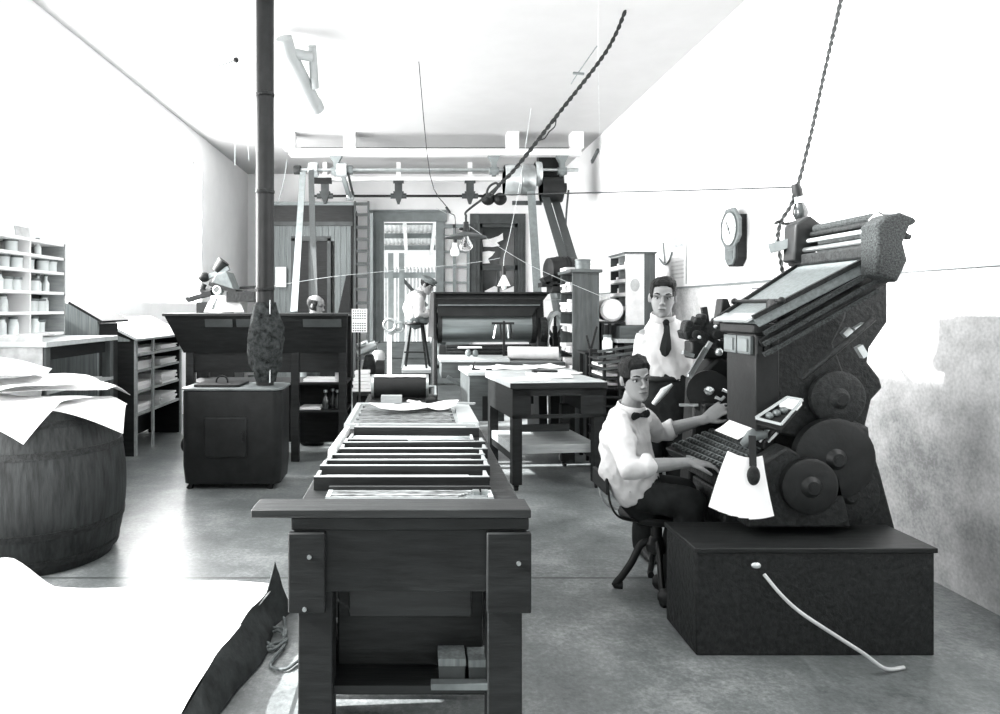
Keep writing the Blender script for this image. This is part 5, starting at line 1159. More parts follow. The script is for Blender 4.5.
# keyboard
kb = [V(1.50, 3.42, .75), V(1.42, 3.96, .76), V(1.70, 3.96, .87), V(1.70, 3.42, .865)]
kn = (kb[1] - kb[0]).cross(kb[3] - kb[0]).normalized()
if kn.z < 0: kn = -kn
k_ = MB().hull8([p - kn * .05 for p in kb] + kb).build('keyboard', 'black_iron', lt, bevel=.006)
ks = MB()
for r in range(6):
    for c_ in range(15):
        p = kb[0].lerp(kb[3], (r + .5) / 6.6 + .06).lerp(kb[1].lerp(kb[2], (r + .5) / 6.6 + .06), (c_ + .5) / 15.5 + .02)
        ks.tube([p, p + kn * .012], [.0125, .0105], 10)
ks.build('keys', 'dark_paint', k_)
for r in range(6):
    a = kb[0].lerp(kb[3], (r + .98) / 6.6 + .055); b = kb[1].lerp(kb[2], (r + .98) / 6.6 + .055); MB().bar(a + kn * .003, b + kn * .003, .006, .006, up=kn).build('key_row_rail', 'grey_metal', k_)
MB().bar(kb[0] + V(-.01, .04, -.0) + kn * .015, kb[0].lerp(kb[1], .5) + V(-.01, 0, 0) + kn * .015, .018, .014).build('space_bar', 'bright_steel', k_)
MB().bb((1.53, 3.46, .64), (1.70, 3.94, .78)).build('keyboard_case', 'dull_iron', lt, bevel=.01)
MB().bb((1.55, 3.5, .28), (1.68, 3.9, .62)).build('keyboard_post', 'dull_iron', lt, bevel=.01)
MB().bb((1.70, 3.40, .86), (1.75, 3.96, .97)).build('assembler_rail', 'black_iron', lt, bevel=.01)
def slip(u, v): return (1.60 + .13 * v, 3.46 + .26 * u + .02 * v, .90 + .05 * v + .05 * v * v)
o = MB().sheet(slip, 8, 8, .003).build('copy_slip', 'paper', None, (1.66, 3.6, .88)); tag(o, 'curled white copy slip lying at the right of the keyboard', 'paper')
MB().tube([V(1.62, 3.44, .88), V(1.64, 3.40, .93), V(1.70, 3.40, .95)], [.02, .03, .035], 10).build('assembler_gear', 'grey_metal', lt)
for k in range(4): MB().bar((1.66 + .02 * k, 3.40, .90), (1.69 + .02 * k, 3.37, .98 - .01 * k), .012, .012).build('matrix_stick', 'steel' if k % 2 else 'black_iron', lt)
# copy tray with bright rim
ta, tb, tc, td = V(1.60, 3.28, 1.035), V(1.76, 3.30, 1.13), V(1.82, 3.28, 1.12), V(1.69, 3.22, 1.015)
ty = MB(); dn = V(0, 0, -.03)
ty.hull8([p + dn for p in (ta, tb, tc, td)] + [p + dn * .8 for p in (ta, tb, tc, td)])
tr = ty.build('matrix_tray', 'black_iron', lt)
rm = MB()
for p, q in ((ta, tb), (tb, tc), (tc, td), (td, ta)): rm.bar(p, q, .006, .012)
rm.build('tray_rim', 'bright_steel', tr)
MB().hull8([tb.lerp(ta, .02) + dn * .75, tb.lerp(ta, .25) + dn * .75, tc.lerp(td, .25) + dn * .75, tc.lerp(td, .02) + dn * .75, tb.lerp(ta, .02) + dn * .1, tb.lerp(ta, .25) + dn * .1, tc.lerp(td, .25) + dn * .1, tc.lerp(td, .02) + dn * .1]).build('tray_slip', 'paper', tr)
for k in range(3): MB().ell(ta.lerp(tc, .3 + .15 * k) + dn * .5, (.018, .02, .016)).build('tray_slug', 'grey_metal', tr)
MB().bar((1.66, 3.30, 1.00), (1.66, 3.42, .95), .02, .02).build('tray_arm', 'black_iron', lt)
# casting section on the far side: vise, mould disk, elevator head, levers
MB().prism([(1.55, .3), (1.95, .3), (1.92, 1.2), (1.74, 1.28), (1.60, 1.15)], 'y', 3.98, 4.14).build('casting_frame', 'black_iron', lt, bevel=.02)
MB().lathe([(.02, -.05), (.05, -.05), (.055, -.02), (.11, -.015), (.12, 0), (.12, .04), (.02, .04)], (1.66, 3.95, 1.08), (-.25, -1, 0), 36).build('mould_disk', 'black_iron', lt)
MB().ell((1.64, 3.89, 1.09), (.025, .025, .025)).build('disk_hub', 'bright_steel', lt)
MB().bar((1.54, 3.92, 1.16), (1.66, 3.92, 1.36), .022, .022).build('vise_lever', 'bright_steel', lt)
MB().bar((1.53, 3.90, 1.18), (1.62, 3.90, 1.33), .012, .012).build('vise_link', 'steel', lt)
MB().bar((1.48, 3.9, 1.01), (1.58, 3.9, 1.01), .02, .014).build('slug_galley', 'steel', lt)
for x, z in ((1.60, 1.10), (1.66, 1.06), (1.70, 1.10)): MB().tube([V(x, 3.86, z), V(x + .03, 3.85, z - .015), V(x + .05, 3.86, z)], .009, 8).build('vise_screw', 'bright_steel', lt)
MB().bb((1.58, 3.98, 1.26), (1.82, 4.1, 1.36)).build('elevator_guide', 'black_iron', lt, bevel=.01)
eh = MB(); random.seed(21)
for x, z, w_, h_ in ((1.58, 1.43, .09, .06), (1.62, 1.46, .06, .07), (1.69, 1.42, .12, .08), (1.77, 1.42, .08, .06), (1.66, 1.36, .14, .07), (1.80, 1.39, .07, .04), (1.74, 1.47, .05, .04), (1.55, 1.40, .04, .05)):
    eh.box((x, 4.02 + random.uniform(-.02, .02), z), (w_, .08, h_), (random.uniform(-.2, .2), random.uniform(-.5, .5), random.uniform(-.3, .3)))
for x, z, r in ((1.56, 1.46, .022), (1.64, 1.50, .018), (1.72, 1.40, .03), (1.80, 1.43, .02), (1.60, 1.40, .025)):
    eh.cyl((x, 3.955, z), (x, 4.04, z), r, None, 12)
eh.build('elevator_head', 'dull_iron', lt, bevel=.006)
for x, z in ((1.61, 1.385), (1.70, 1.445), (1.77, 1.39)): MB().ell((x, 3.95, z), (.011, .011, .011)).build('elevator_screw', 'bright_steel', lt)
MB().bar((1.685, 4.0, 1.38), (1.655, 4.0, 1.555), .028, .028).build('elevator_handle', 'dull_iron', lt)
MB().ell((1.73, 3.97, 1.30), (.022, .02, .024)).build('bright_cap', 'bright_steel', lt)
MB().bar((1.52, 3.96, 1.30), (1.58, 3.96, 1.28), .03, .02).build('elevator_link', 'steel', lt)
MB().tube([V(1.42, 4.15, .98), V(1.47, 4.12, 1.06), V(1.52, 4.12, 1.10)], [.014, .022, .008], 10).build('trimmer_knife', 'duct_metal', lt)
MB().bb((1.60, 3.86, .90), (1.68, 4.05, 1.02)).build('vise_block', 'black_iron', lt, bevel=.01)
MB().lathe([(0, 0), (.17, 0), (.2, .05), (.2, .28), (.16, .32), (0, .32)], (2.22, 4.05, .92), (0, 0, 1), 30).build('metal_pot', 'black_iron', lt)
MB().tube([V(2.05, 3.46, 1.0), V(2.20, 3.46, .93), V(2.22, 3.46, .85)], [.05, .05, .03], 12).build('ejector_bracket', 'dull_iron', lt)
MB().cyl((2.30, 3.9, .50), (2.30, 4.1, .50), .22, None, 36).build('drive_wheel', 'dull_iron', lt)
MB().bar((2.16, 3.44, .96), (2.22, 3.44, .93), .03, .02).build('pot_lever', 'bright_steel', lt)
# fan of copy sheets hanging below the keyboard
def sheetat(i, cx, cz, rot, y, lab):
    w_, h_ = .115, .27
    def f(u, v):
        a, b = (u - .5) * w_, (v - 1) * h_
        ca, sa = math.cos(rot), math.sin(rot)
        return (cx + a * ca - b * sa, y - .012 * math.sin(u * PI) - .03 * (1 - v) ** 2, cz + a * sa + b * ca)
    tag(MB().sheet(f, 10, 10, .002).build('copy_sheet', 'paper', None, (cx, y, cz)), lab, 'paper', 'fan of copy sheets under the keyboard')
fan = ['leftmost', 'second from the left', 'third from the left', 'second from the right', 'rightmost, topmost']
for i in range(5): sheetat(i, 1.525 + .008 * (i - 2), .865, R(-22 + 7.5 * i), 3.25 - .010 * i, 'white copy sheet fanned out below the keyboard, ' + fan[i])
t = thing('clip_and_shadow', 'dark clip with an oval put in for the shadow on the fan of white sheets below the keyboard', 'clip', (1.54, 3.18, .83))
MB().ell((1.54, 3.175, .79), (.030, .014, .045), None, 20, 12).build('shadow_oval', 'dull_iron', t)  # dark oval models the shadow smear across the sheets
MB().bar((1.54, 3.18, .83), (1.56, 3.23, .96), .03, .014).build('clip_arm', 'black_iron', t)
# --- dark chest in front of the machine, with the pale hose
t = thing('metal_chest', 'plain dark chest on the floor in front of the typesetting machine', 'chest', (1.55, 3.05, 0))
MB().bb((1.258, 3.12, .0), (2.32, 3.49, .46)).build('chest_body', 'dull_iron', t, bevel=.006)
MB().bb((1.25, 3.11, .46), (2.33, 3.50, .482)).build('chest_lid', 'dark_wood_x', t, bevel=.004)
o = MB().tube(smoothpts([(1.545, 3.09, .375), (1.60, 3.05, .30), (1.67, 3.02, .235), (1.78, 2.98, .165), (1.90, 2.96, .09), (2.0, 2.97, .02), (2.1, 3.0, .010)], 6), .008, 10).build('hose', 'sack', None, (1.6, 3.0, 0)); tag(o, 'pale hose curving down over the front of the dark chest to the floor', 'hose')
o = MB().ell((1.515, 3.10, .41), (.022, .012, .014)).build('hose_fitting', 'bright_steel', None, (1.515, 3.10, .41)); tag(o, 'small bright fitting on the dark chest at the upper end of the pale hose', 'fitting')
# ================================================================== PEOPLE
def fuse(mb, name, m, parent, voxel=.006, smooth=4, disp=None, org=None):
    """union of overlapping closed shapes as one continuous surface"""
    org = ORG[parent.name] if org is None else org
    me = mb.mesh(name, org); ob = bpy.data.objects.new(name, me); COL.objects.link(ob)
    r = ob.modifiers.new('remesh', 'REMESH'); r.mode = 'VOXEL'; r.voxel_size = voxel
    if smooth:
        s = ob.modifiers.new('smooth', 'SMOOTH'); s.factor = .5; s.iterations = smooth
    dg = bpy.context.evaluated_depsgraph_get()
    me2 = bpy.data.meshes.new_from_object(ob.evaluated_get(dg)); me2.name = name
    ob.modifiers.clear(); ob.data = me2; bpy.data.meshes.remove(me)
    if disp:
        ns = [v.normal.copy() for v in me2.vertices]
        for v, n in zip(me2.vertices, ns): v.co += n * disp(v.co + Vector(org))
    me2.materials.clear(); me2.materials.append(M[m])
    for f in me2.polygons: f.use_smooth = True
    ob.parent = parent; ORG[ob.name] = org
    return ob
HS = [(-.118, .078, .015, .020), (-.110, .088, -.002, .034), (-.090, .092, -.028, .049), (-.062, .089, -.055, .059), (-.03, .088, -.075, .0675), (0, .083, -.094, .0715),
      (.03, .091, -.102, .075), (.06, .087, -.103, .0755), (.085, .070, -.092, .068), (.104, .042, -.066, .050), (.117, .008, -.032, .020)]
def hsec(z):
    z = max(HS[0][0], min(HS[-1][0], z))
    for a, b in zip(HS, HS[1:]):
        if z <= b[0]:
            t = (z - a[0]) / (b[0] - a[0]); return [a[k] + (b[k] - a[k]) * t for k in (1, 2, 3)]
def headsurf(z, a, off=0.0):
    f, b, h = hsec(z); c, d = (f + b) / 2, (f - b) / 2
    return V(c + (d + off) * math.cos(a), (h + off) * math.sin(a), z)
def head_frame(pos, fwd, tilt=0.0, roll=0.0, sc=1.0):
    f = Vector(fwd).normalized(); l = Vector((0, 0, 1)).cross(f).normalized(); u = f.cross(l)
    m = Matrix((f, l, u)).transposed()
    m = m @ Matrix.Rotation(tilt, 3, 'Y') @ Matrix.Rotation(roll, 3, 'X')
    p = Vector(pos)
    return lambda q: p + m @ (Vector(q) * sc)
def add_head(mb, F, sc=1.0):
    n = 30
    mb.rings([[F(headsurf(z, 2 * PI * j / n)) for j in range(n)] for z in [h[0] for h in HS]])
    def E(c, r): # ellipsoid in head space
        k = []
        for i in range(9):
            t = PI * (.04 + .92 * i / 8); k.append([F(V(c[0] + r[0] * math.sin(t) * math.cos(2 * PI * j / 12), c[1] + r[1] * math.sin(t) * math.sin(2 * PI * j / 12), c[2] - r[2] * math.cos(t))) for j in range(12)])
        mb.rings(k)
    def Tb(pts, r): mb.tube([F(p) for p in pts], [q * sc for q in r], 8, round_=True)
    Tb([(.086, 0, .022), (.098, 0, -.004), (.110, 0, -.026)], [.0065, .008, .0105])           # nose
    E((.100, .011, -.031), (.010, .008, .008)); E((.100, -.011, -.031), (.010, .008, .008))
    Tb([(.070, .052, .022), (.088, .03, .029), (.092, .008, .024)], [.008, .0085, .007])        # brows
    Tb([(.070, -.052, .022), (.088, -.03, .029), (.092, -.008, .024)], [.008, .0085, .007])
    E((.091, 0, -.058), (.008, .024, .006)); E((.090, 0, -.070), (.008, .021, .007))            # lips
    E((.080, 0, -.103), (.016, .02, .014))                                                      # chin
    for s in (1, -1):
        E((-.012, .078 * s, -.004), (.016, .010, .031)); E((-.006, .076 * s, -.024), (.010, .008, .012))
def face_parts(parent, F, sc, hairm='hair', brows=True):
    for s in (1, -1):
        o = MB().ell((0, 0, 0), (.0115 * sc,) * 3, None, 14, 10); 
        for v in o.bm.verts: v.co += F((.0680, .0315 * s, .0035))
        e = o.build('eye', 'eye_white', parent)
        o = MB().ell((0, 0, 0), (.0062 * sc,) * 3, None, 12, 8)
        for v in o.bm.verts: v.co += F((.0752, .0310 * s, .0035))
        o.build('iris', 'iris', e)
        MB().tube([F(p) for p in ((.062, .048 * s, .008), (.0765, .038 * s, .0120), (.0800, .029 * s, .0125), (.0790, .019 * s, .0080))], [.0025 * sc, .0032 * sc, .0035 * sc, .0025 * sc], 8, round_=True).build('upper_lid', 'lip', parent)
        if brows: MB().tube([F(p) for p in ((.074, .052 * s, .029), (.0925, .036 * s, .036), (.0975, .019 * s, .031))], [.002 * sc, .0042 * sc, .0036 * sc], 8, round_=True).build('eyebrow', hairm, parent)
    MB().tube([F(p) for p in ((.089, .024, -.0655), (.0985, .010, -.0635), (.0990, -.010, -.0635), (.089, -.024, -.0655))], [.002 * sc, .0032 * sc, .0032 * sc, .002 * sc], 8, round_=True).build('mouth', 'lip', parent)
def add_hair(parent, F, lim, thick, ztop=.1175, part=0.0, m='hair'):
    n, k = 44, 16; rg = []
    for i in range(k + 1):
        t = i / k; r = []
        for j in range(n):
            a = 2 * PI * j / n; z0 = lim(a); z = z0 + (ztop - z0) * (1 - (1 - t) ** 1.6)
            th = thick(a, z) * min(1, .25 + t * 3.2)
            p = headsurf(z, a, th); p.z += th * max(0, (z - .03) / .09) * 1.0
            p += (p.normalized()) * wob((p.x * 26, p.y * 60 + part, p.z * 30), .009, 1.0, 9) * (1 if t > .1 else .3)
            r.append(F(p))
        rg.append(r)
    return MB().rings(rg).build('hair', m, parent)
def hand(mb, wrist, d, n, s=1.0, right=True, curl=(.35, .3, .3, .35), spread=.10, thumb=.5, sc=1.0):
    """wrist point, finger direction d, palm normal n (out of the palm); s = +1 thumb on the side n x d"""
    d = Vector(d).normalized(); n = Vector(n); n = (n - d * n.dot(d)).normalized(); t = n.cross(d) * s
    w = Vector(wrist); g = lambda a, b, c: w + (d * a + t * b + n * c) * sc
    mb.tube([g(-.02, 0, 0), g(.03, .002, 0), g(.06, 0, 0), g(.088, -.002, .002)], [(.021 * sc, .026 * sc), (.016 * sc, .036 * sc), (.015 * sc, .040 * sc), (.012 * sc, .038 * sc)], 14, side=n, round_=True)
    L = [(.030, .083, .026, .021, .016), (.010, .088, .030, .025, .018), (-.011, .085, .028, .023, .017), (-.030, .077, .022, .017, .015)]
    for i, (b, a0, l1, l2, l3) in enumerate(L):
        p = Vector((a0, b, 0)); ang = curl[i] * .6; dirx = spread * (1.2 - i * .8); pts = [g(a0 - .02, b * .9, 0), g(*p)]
        for l, k in ((l1, 1.0), (l2, 1.1), (l3, .8)):
            p = p + Vector((math.cos(ang) * l, dirx * l, math.sin(ang) * l)); pts.append(g(*p)); ang += curl[i] * k
        mb.tube(pts, [x * sc for x in (.0095, .0092, .0085, .0078, .0066)], 8, round_=True)
    mb.tube([g(.012, .022, .004), g(.040, .046, .010), g(.066, .058, .016 + .01 * thumb), g(.088, .060, .022 + .02 * thumb)], [x * sc for x in (.013, .0115, .0095, .0080)], 8, round_=True)
def fold(c, amp, sx=7, sz=16, seed=0):
    return wob((c.x * sx, c.y * sx, c.z * sz + 2.2 * c.x * sx), amp, 1.0, seed) + wob((c.x * 30, c.y * 30, c.z * 22), amp * .3, 1.0, seed + 3)

# ------------------------------------------------------------------ seated operator
op = thing('person', 'seated dark-haired man in white rolled-sleeve shirt and bow tie at the keyboard', 'person', (1.17, 3.75, 0), group=None)
HP = V(1.168, 3.70, 1.175)
SS = .92
F = head_frame(HP, (.17, -.98, -.03), R(2), R(6), SS)
b = MB(); add_head(b, F, SS)
lat = V(.72, .69, 0)
b.tube([V(1.135, 3.765, .93), V(1.15, 3.745, 1.0), V(1.168, 3.722, 1.09)], [.072, .052, .050], 16, round_=True)
pel, chest = V(1.18, 3.76, .56), V(1.135, 3.76, .86)
b.tube([V(1.24, 3.76, .555), V(1.19, 3.765, .64), chest, V(1.135, 3.765, .95)], [(.10, .07), (.11, .08), (.14, .09), (.09, .055)], 18, side=lat, round_=True)
shR, elR, wrR = V(1.05, 3.63, .925), V(1.06, 3.435, .765), V(1.365, 3.470, .785)
shL, elL, wrL = V(1.26, 3.865, .935), V(1.38, 3.95, .845), V(1.59, 3.82, .945)
for s_, e_, w_ in ((shR, elR, wrR), (shL, elL, wrL)):
    b.tube([s_, s_.lerp(e_, .5), e_], [.048, .043, .038], 12, round_=True)
    b.tube([e_, e_.lerp(w_, .3), e_.lerp(w_, .8), w_], [.038, .041, .029, .025], 12, round_=True)
hand(b, wrR, (1, .10, -.10), (.0, .15, -1), -1 if False else 1, curl=(.30, .34, .38, .42), spread=.12)
hand(b, wrL, (.72, -.10, .52), (.30, .72, -.45), 1, curl=(.25, .3, .35, .4), spread=.15)
hips = [(V(1.19, 3.70, .555), V(1.42, 3.58, .555), V(1.36, 3.62, .10)), (V(1.27, 3.84, .555), V(1.46, 3.80, .555), V(1.40, 3.82, .10))]
for h_, k_2, a_ in hips:
    b.tube([h_, h_.lerp(k_2, .5), k_2], [.066, .064, .055], 12, round_=True); b.tube([k_2, k_2.lerp(a_, .35), a_], [.052, .052, .036], 12, round_=True)
fuse(b, 'body', 'skin', op, .0045, 3)
face_parts(op, F, SS)
add_hair(op, F, lambda a: (.074 if abs(((a + PI) % (2 * PI)) - PI) < .75 else (.020 if abs(((a + PI) % (2 * PI)) - PI) < 1.45 else -.035)) , lambda a, z: .006 + .012 * max(0, (z - .05) / .07) * (1 + .7 * math.cos(a - .4)), part=2)
s = MB()
s.tube([V(1.21, 3.76, .575), V(1.185, 3.76, .61), V(1.145, 3.76, .70), V(1.135, 3.76, .85), V(1.14, 3.757, .940), V(1.15, 3.745, 1.012)], [(.155, .12), (.165, .13), (.172, .135), (.172, .125), (.135, .095), (.080, .070)], 26, side=lat)
for s_, e_, w_ in ((shR, elR, wrR), (shL, elL, wrL)):
    c_ = V(1.14, 3.757, .93)
    s.tube([c_.lerp(s_, .5) - V(0, 0, .02), s_, s_.lerp(e_, .5) + V(0, 0, -.012), e_ + V(0, 0, -.008), e_.lerp(w_, .26), e_.lerp(w_, .30)], [.080, .072, .066, .055, .052, .049], 18)
    s.tube([e_.lerp(w_, .20), e_.lerp(w_, .22), e_.lerp(w_, .36), e_.lerp(w_, .38)], [.048, .058, .056, .048], 18)
fuse(s, 'shirt', 'shirt', op, .0075, 3, lambda c: fold(c, .018, 7, 14, 2))
cm = MB()
cpts = []
for i in range(22):
    a = 2 * PI * i / 21.0; c_ = V(1.157, 3.735, 1.018); d, u, v = frame((.10, -.22, 1.0)); cpts.append(c_ + u * .070 * math.cos(a) + v * .068 * math.sin(a) )
cm.tube(cpts, [(.024, .006)] * 22, 8, side=(.10, -.22, 1.0)); cm.build('collar', 'shirt', op)
bt = MB(); q0 = V(1.187, 3.664, .990); ax = V(.80, .52, .05)
for sg in (1, -1): bt.tube([q0, q0 + ax * .022 * sg, q0 + ax * .055 * sg], [(.007, .006), (.016, .008), (.022, .007)], 10, side=(0, 0, 1), round_=True)
bt.ell(q0 + V(.002, -.006, 0), (.012, .011, .012)); bt.build('bow_tie', 'trousers', op)
p = MB()
p.tube([V(1.19, 3.76, .63), V(1.215, 3.765, .56), V(1.24, 3.77, .50)], [(.15, .115), (.145, .12), (.125, .10)], 22, side=lat, round_=True)
for h_, k_2, a_ in hips:
    p.tube([h_, h_.lerp(k_2, .5), k_2], [.088, .084, .074], 16, round_=True); p.tube([k_2, k_2.lerp(a_, .5), a_], [.072, .068, .062], 16, round_=True)
fuse(p, 'trousers', 'trousers', op, .010, 4, lambda c: fold(c, .012, 9, 9, 5))
for h_, k_2, a_ in hips:
    MB().tube([a_ + V(-.05, .01, -.05), a_ + V(.02, -.005, -.055), a_ + V(.11, -.03, -.068), a_ + V(.16, -.045, -.075)], [(.048, .04), (.048, .045), (.030, .045), (.022, .034)], 14, side=(0, 0, 1), round_=True).build('shoe', 'black_iron', op)
wt = MB(); wt.tube(smoothpts([V(1.03, 3.80, .63), V(1.06, 3.68, .60), V(1.12, 3.62, .60)], 5), .006, 6); wt.build('belt', 'black_iron', op)
# --- swivel chair
ch_ = thing('swivel_chair', 'swivel chair with curved iron legs and low back rail under the seated operator', 'chair', (1.33, 3.84, 0))
cc = V(1.33, 3.84, 0)
MB().lathe([(0, .40), (.17, .40), (.20, .41), (.205, .43), (.19, .445), (0, .44)], cc, n=30).build('seat', 'dark_wood', ch_)
MB().cyl(cc + V(0, 0, .24), cc + V(0, 0, .40), .03, None, 16).build('post', 'black_iron', ch_)
MB().lathe([(.02, .20), (.055, .22), (.06, .26), (.03, .30)], cc, n=18).build('hub', 'black_iron', ch_)
for k, a in enumerate((170, 260, 350, 80)):
    e = V(math.cos(R(a)), math.sin(R(a)), 0)
    MB().tube(smoothpts([cc + e * .02 + V(0, 0, .27), cc + e * .08 + V(0, 0, .25), cc + e * .13 + V(0, 0, .15), cc + e * .18 + V(0, 0, .07), cc + e * .215 + V(0, 0, .022), cc + e * .18 + V(0, 0, .013)], 5), [(.020, .016)] * 20 + [(.024, .018)] * 6, 10).build('leg', 'black_iron', ch_)
for y in (3.70, 3.90):
    MB().tube(smoothpts([V(1.18, y, .425), V(1.08, y - .01, .45), V(1.035, y - .01, .52), V(1.02, y - .01, .62)], 5), [(.006, .016)] * 16, 8, side=(1, 0, .3)).build('back_support', 'pale_wood' if y > 3.8 else 'black_iron', ch_)
MB().bb((1.005, 3.66, .57), (1.025, 3.94, .66)).build('back_rail', 'dark_wood', ch_, bevel=.006)

# ------------------------------------------------------------------ standing man
sm = thing('person', 'standing man in white shirt and dark necktie between the cabinet and typesetting machine', 'person', (1.56, 4.38, 0))
sc = .97; HP = V(1.530, 4.31, 1.612)
F = head_frame(HP, (-.33, -.94, -.05), R(3), R(-3), sc)
b = MB(); add_head(b, F, sc)
b.tube([V(1.565, 4.38, 1.38), V(1.55, 4.365, 1.46), V(1.538, 4.335, 1.55)], [.080, .057, .054], 16, round_=True)
b.tube([V(1.585, 4.39, .95), V(1.585, 4.39, 1.12), V(1.585, 4.39, 1.30), V(1.56, 4.385, 1.40)], [(.15, .10), (.14, .09), (.15, .10), (.09, .06)], 18, side=(1, 0, 0), round_=True)
arms = [(V(1.455, 4.40, 1.37), V(1.435, 4.46, 1.09), V(1.46, 4.33, .87)), (V(1.725, 4.40, 1.37), V(1.785, 4.43, 1.11), V(1.75, 4.25, 1.03))]
for s_, e_, w_ in arms:
    b.tube([s_, s_.lerp(e_, .5), e_], [.052, .047, .041], 12, round_=True); b.tube([e_, e_.lerp(w_, .3), e_.lerp(w_, .8), w_], [.041, .043, .031, .027], 12, round_=True)
hand(b, arms[0][2], (.25, -.45, -.85), (.8, .3, .1), 1, curl=(.4, .45, .5, .5), spread=.06)
hand(b, arms[1][2], (-.35, -.55, -.1), (0, 0, -1), -1, curl=(.4, .45, .5, .5), spread=.06)
legs = [(V(1.47, 4.39, .93), V(1.46, 4.37, .52), V(1.45, 4.41, .09)), (V(1.65, 4.39, .93), V(1.66, 4.37, .52), V(1.67, 4.41, .09))]
for h_, k_2, a_ in legs: b.tube([h_, k_2, a_], [.08, .056, .038], 12, round_=True)
fuse(b, 'body', 'skin', sm, .005, 3)
face_parts(sm, F, sc)
add_hair(sm, F, lambda a: (.080 if abs(((a + PI) % (2 * PI)) - PI) < .75 else (.015 if abs(((a + PI) % (2 * PI)) - PI) < 1.45 else -.04)), lambda a, z: .005 + .012 * max(0, (z - .05) / .07) * (1 + .6 * math.cos(a - .6)), part=5)
s = MB()
s.tube([V(1.585, 4.39, 1.10), V(1.585, 4.39, 1.16), V(1.585, 4.39, 1.28), V(1.585, 4.39, 1.37), V(1.557, 4.385, 1.42), V(1.551, 4.368, 1.488)], [(.168, .13), (.18, .135), (.18, .135), (.168, .115), (.135, .095), (.076, .070)], 28, side=(1, 0, 0))
for s_, e_, w_ in arms:
    c_ = V(1.585, 4.39, 1.37)
    s.tube([c_.lerp(s_, .5) - V(0, 0, .03), s_ + V(0, 0, -.01), s_.lerp(e_, .5), e_, e_.lerp(w_, .12)], [.075, .068, .066, .062, .056], 18)
    s.tube([e_.lerp(w_, .04), e_.lerp(w_, .06), e_.lerp(w_, .18), e_.lerp(w_, .20)], [.050, .062, .060, .050], 18)
fuse(s, 'shirt', 'shirt', sm, .0075, 3, lambda c: fold(c, .014, 8, 10, 8))
cm = MB(); cpts = []
for i in range(22):
    a = 2 * PI * i / 21.0; c_ = V(1.548, 4.356, 1.492); d, u, v = frame((.0, -.30, 1.0)); cpts.append(c_ + u * .070 * math.cos(a) + v * .070 * math.sin(a))
cm.tube(cpts, [(.024, .006)] * 22, 8, side=(0, -.3, 1)); cm.build('collar', 'shirt', sm)
tie = MB(); Ct = [(1.543, 1.465, .020, 4.285), (1.545, 1.43, .018, 4.272), (1.54, 1.40, .020, 4.258), (1.53, 1.35, .030, 4.242), (1.522, 1.30, .036, 4.232), (1.52, 1.265, .020, 4.232), (1.521, 1.255, .004, 4.233)]
tie.rings([[V(x - w_, y + .006, z), V(x, y - .006, z), V(x + w_, y + .006, z), V(x, y + .012, z)] for x, z, w_, y in Ct]); tie.ell((1.543, 4.282, 1.462), (.020, .015, .020)); tie.build('necktie', 'trousers', sm)
p = MB(); p.tube([V(1.585, 4.39, 1.135), V(1.585, 4.39, 1.03), V(1.585, 4.39, .86)], [(.172, .125), (.185, .135), (.17, .13)], 22, side=(1, 0, 0), round_=True)
for h_, k_2, a_ in legs: p.tube([h_, k_2, a_ + V(0, 0, -.02)], [.105, .085, .072], 16, round_=True)
fuse(p, 'trousers', 'trousers', sm, .010, 4, lambda c: fold(c, .010, 9, 9, 6))
for h_, k_2, a_ in legs: MB().tube([a_ + V(0, .06, -.045), a_ + V(0, -.02, -.045), a_ + V(0, -.12, -.06), a_ + V(0, -.17, -.068)], [(.042, .04), (.045, .045), (.030, .046), (.020, .034)], 14, side=(0, 0, 1), round_=True).build('shoe', 'black_iron', sm)
MB().tube([V(1.56 + .172 * math.cos(2 * PI * i / 24), 4.39 + .128 * math.sin(2 * PI * i / 24), 1.115) for i in range(24)], [(.018, .006)] * 24, 8, side=(0, 0, 1), closed=True).build('belt', 'black_iron', sm)

# ------------------------------------------------------------------ press feeder on the stool
fm = thing('person', 'man in a flat cap and apron bent over on the stool in the back doorway', 'person', (.03, 10.1, .69))
HP = V(.185, 10.03, 1.875); F = head_frame(HP, (.85, -.35, -.45), 0, 0, 1.0)
b = MB(); add_head(b, F)
b.tube([V(.10, 10.06, 1.70), V(.14, 10.05, 1.80)], [.07, .055], 14, round_=True)
b.tube([V(.02, 10.1, 1.42), V(-.02, 10.1, 1.55), V(.05, 10.08, 1.70)], [(.15, .10), (.14, .10), (.15, .10)], 16, side=(0, 1, 0), round_=True)
arms = [(V(.06, 9.90, 1.68), V(.07, 9.84, 1.44), V(.30, 9.92, 1.50)), (V(.08, 10.26, 1.68), V(.12, 10.30, 1.46), V(.32, 10.12, 1.50))]
for s_, e_, w_ in arms:
    b.tube([s_, e_], [.048, .038], 12, round_=True); b.tube([e_, w_], [.038, .026], 12, round_=True)
    hand(b, w_, (1, .1, -.1), (0, 0, -1), 1 if w_.y < 10 else -1)
legs = [(V(.04, 10.0, 1.42), V(.42, 9.95, 1.40), V(.36, 9.97, .78)), (V(.04, 10.2, 1.42), V(.42, 10.22, 1.40), V(.36, 10.2, .78))]
for h_, k_2, a_ in legs: b.tube([h_, k_2, a_], [.08, .055, .036], 12, round_=True)
fuse(b, 'body', 'skin', fm, .007, 3)
face_parts(fm, F, 1.0)
s = MB(); s.tube([V(.01, 10.1, 1.44), V(-.03, 10.1, 1.55), V(.03, 10.08, 1.70), V(.09, 10.06, 1.78)], [(.18, .13), (.18, .14), (.19, .13), (.08, .07)], 22, side=(0, 1, 0), round_=True)
for s_, e_, w_ in arms: s.tube([V(.05, 10.08, 1.70).lerp(s_, .5), s_, e_, e_.lerp(w_, .5)], [.08, .075, .065, .055], 16, round_=True)
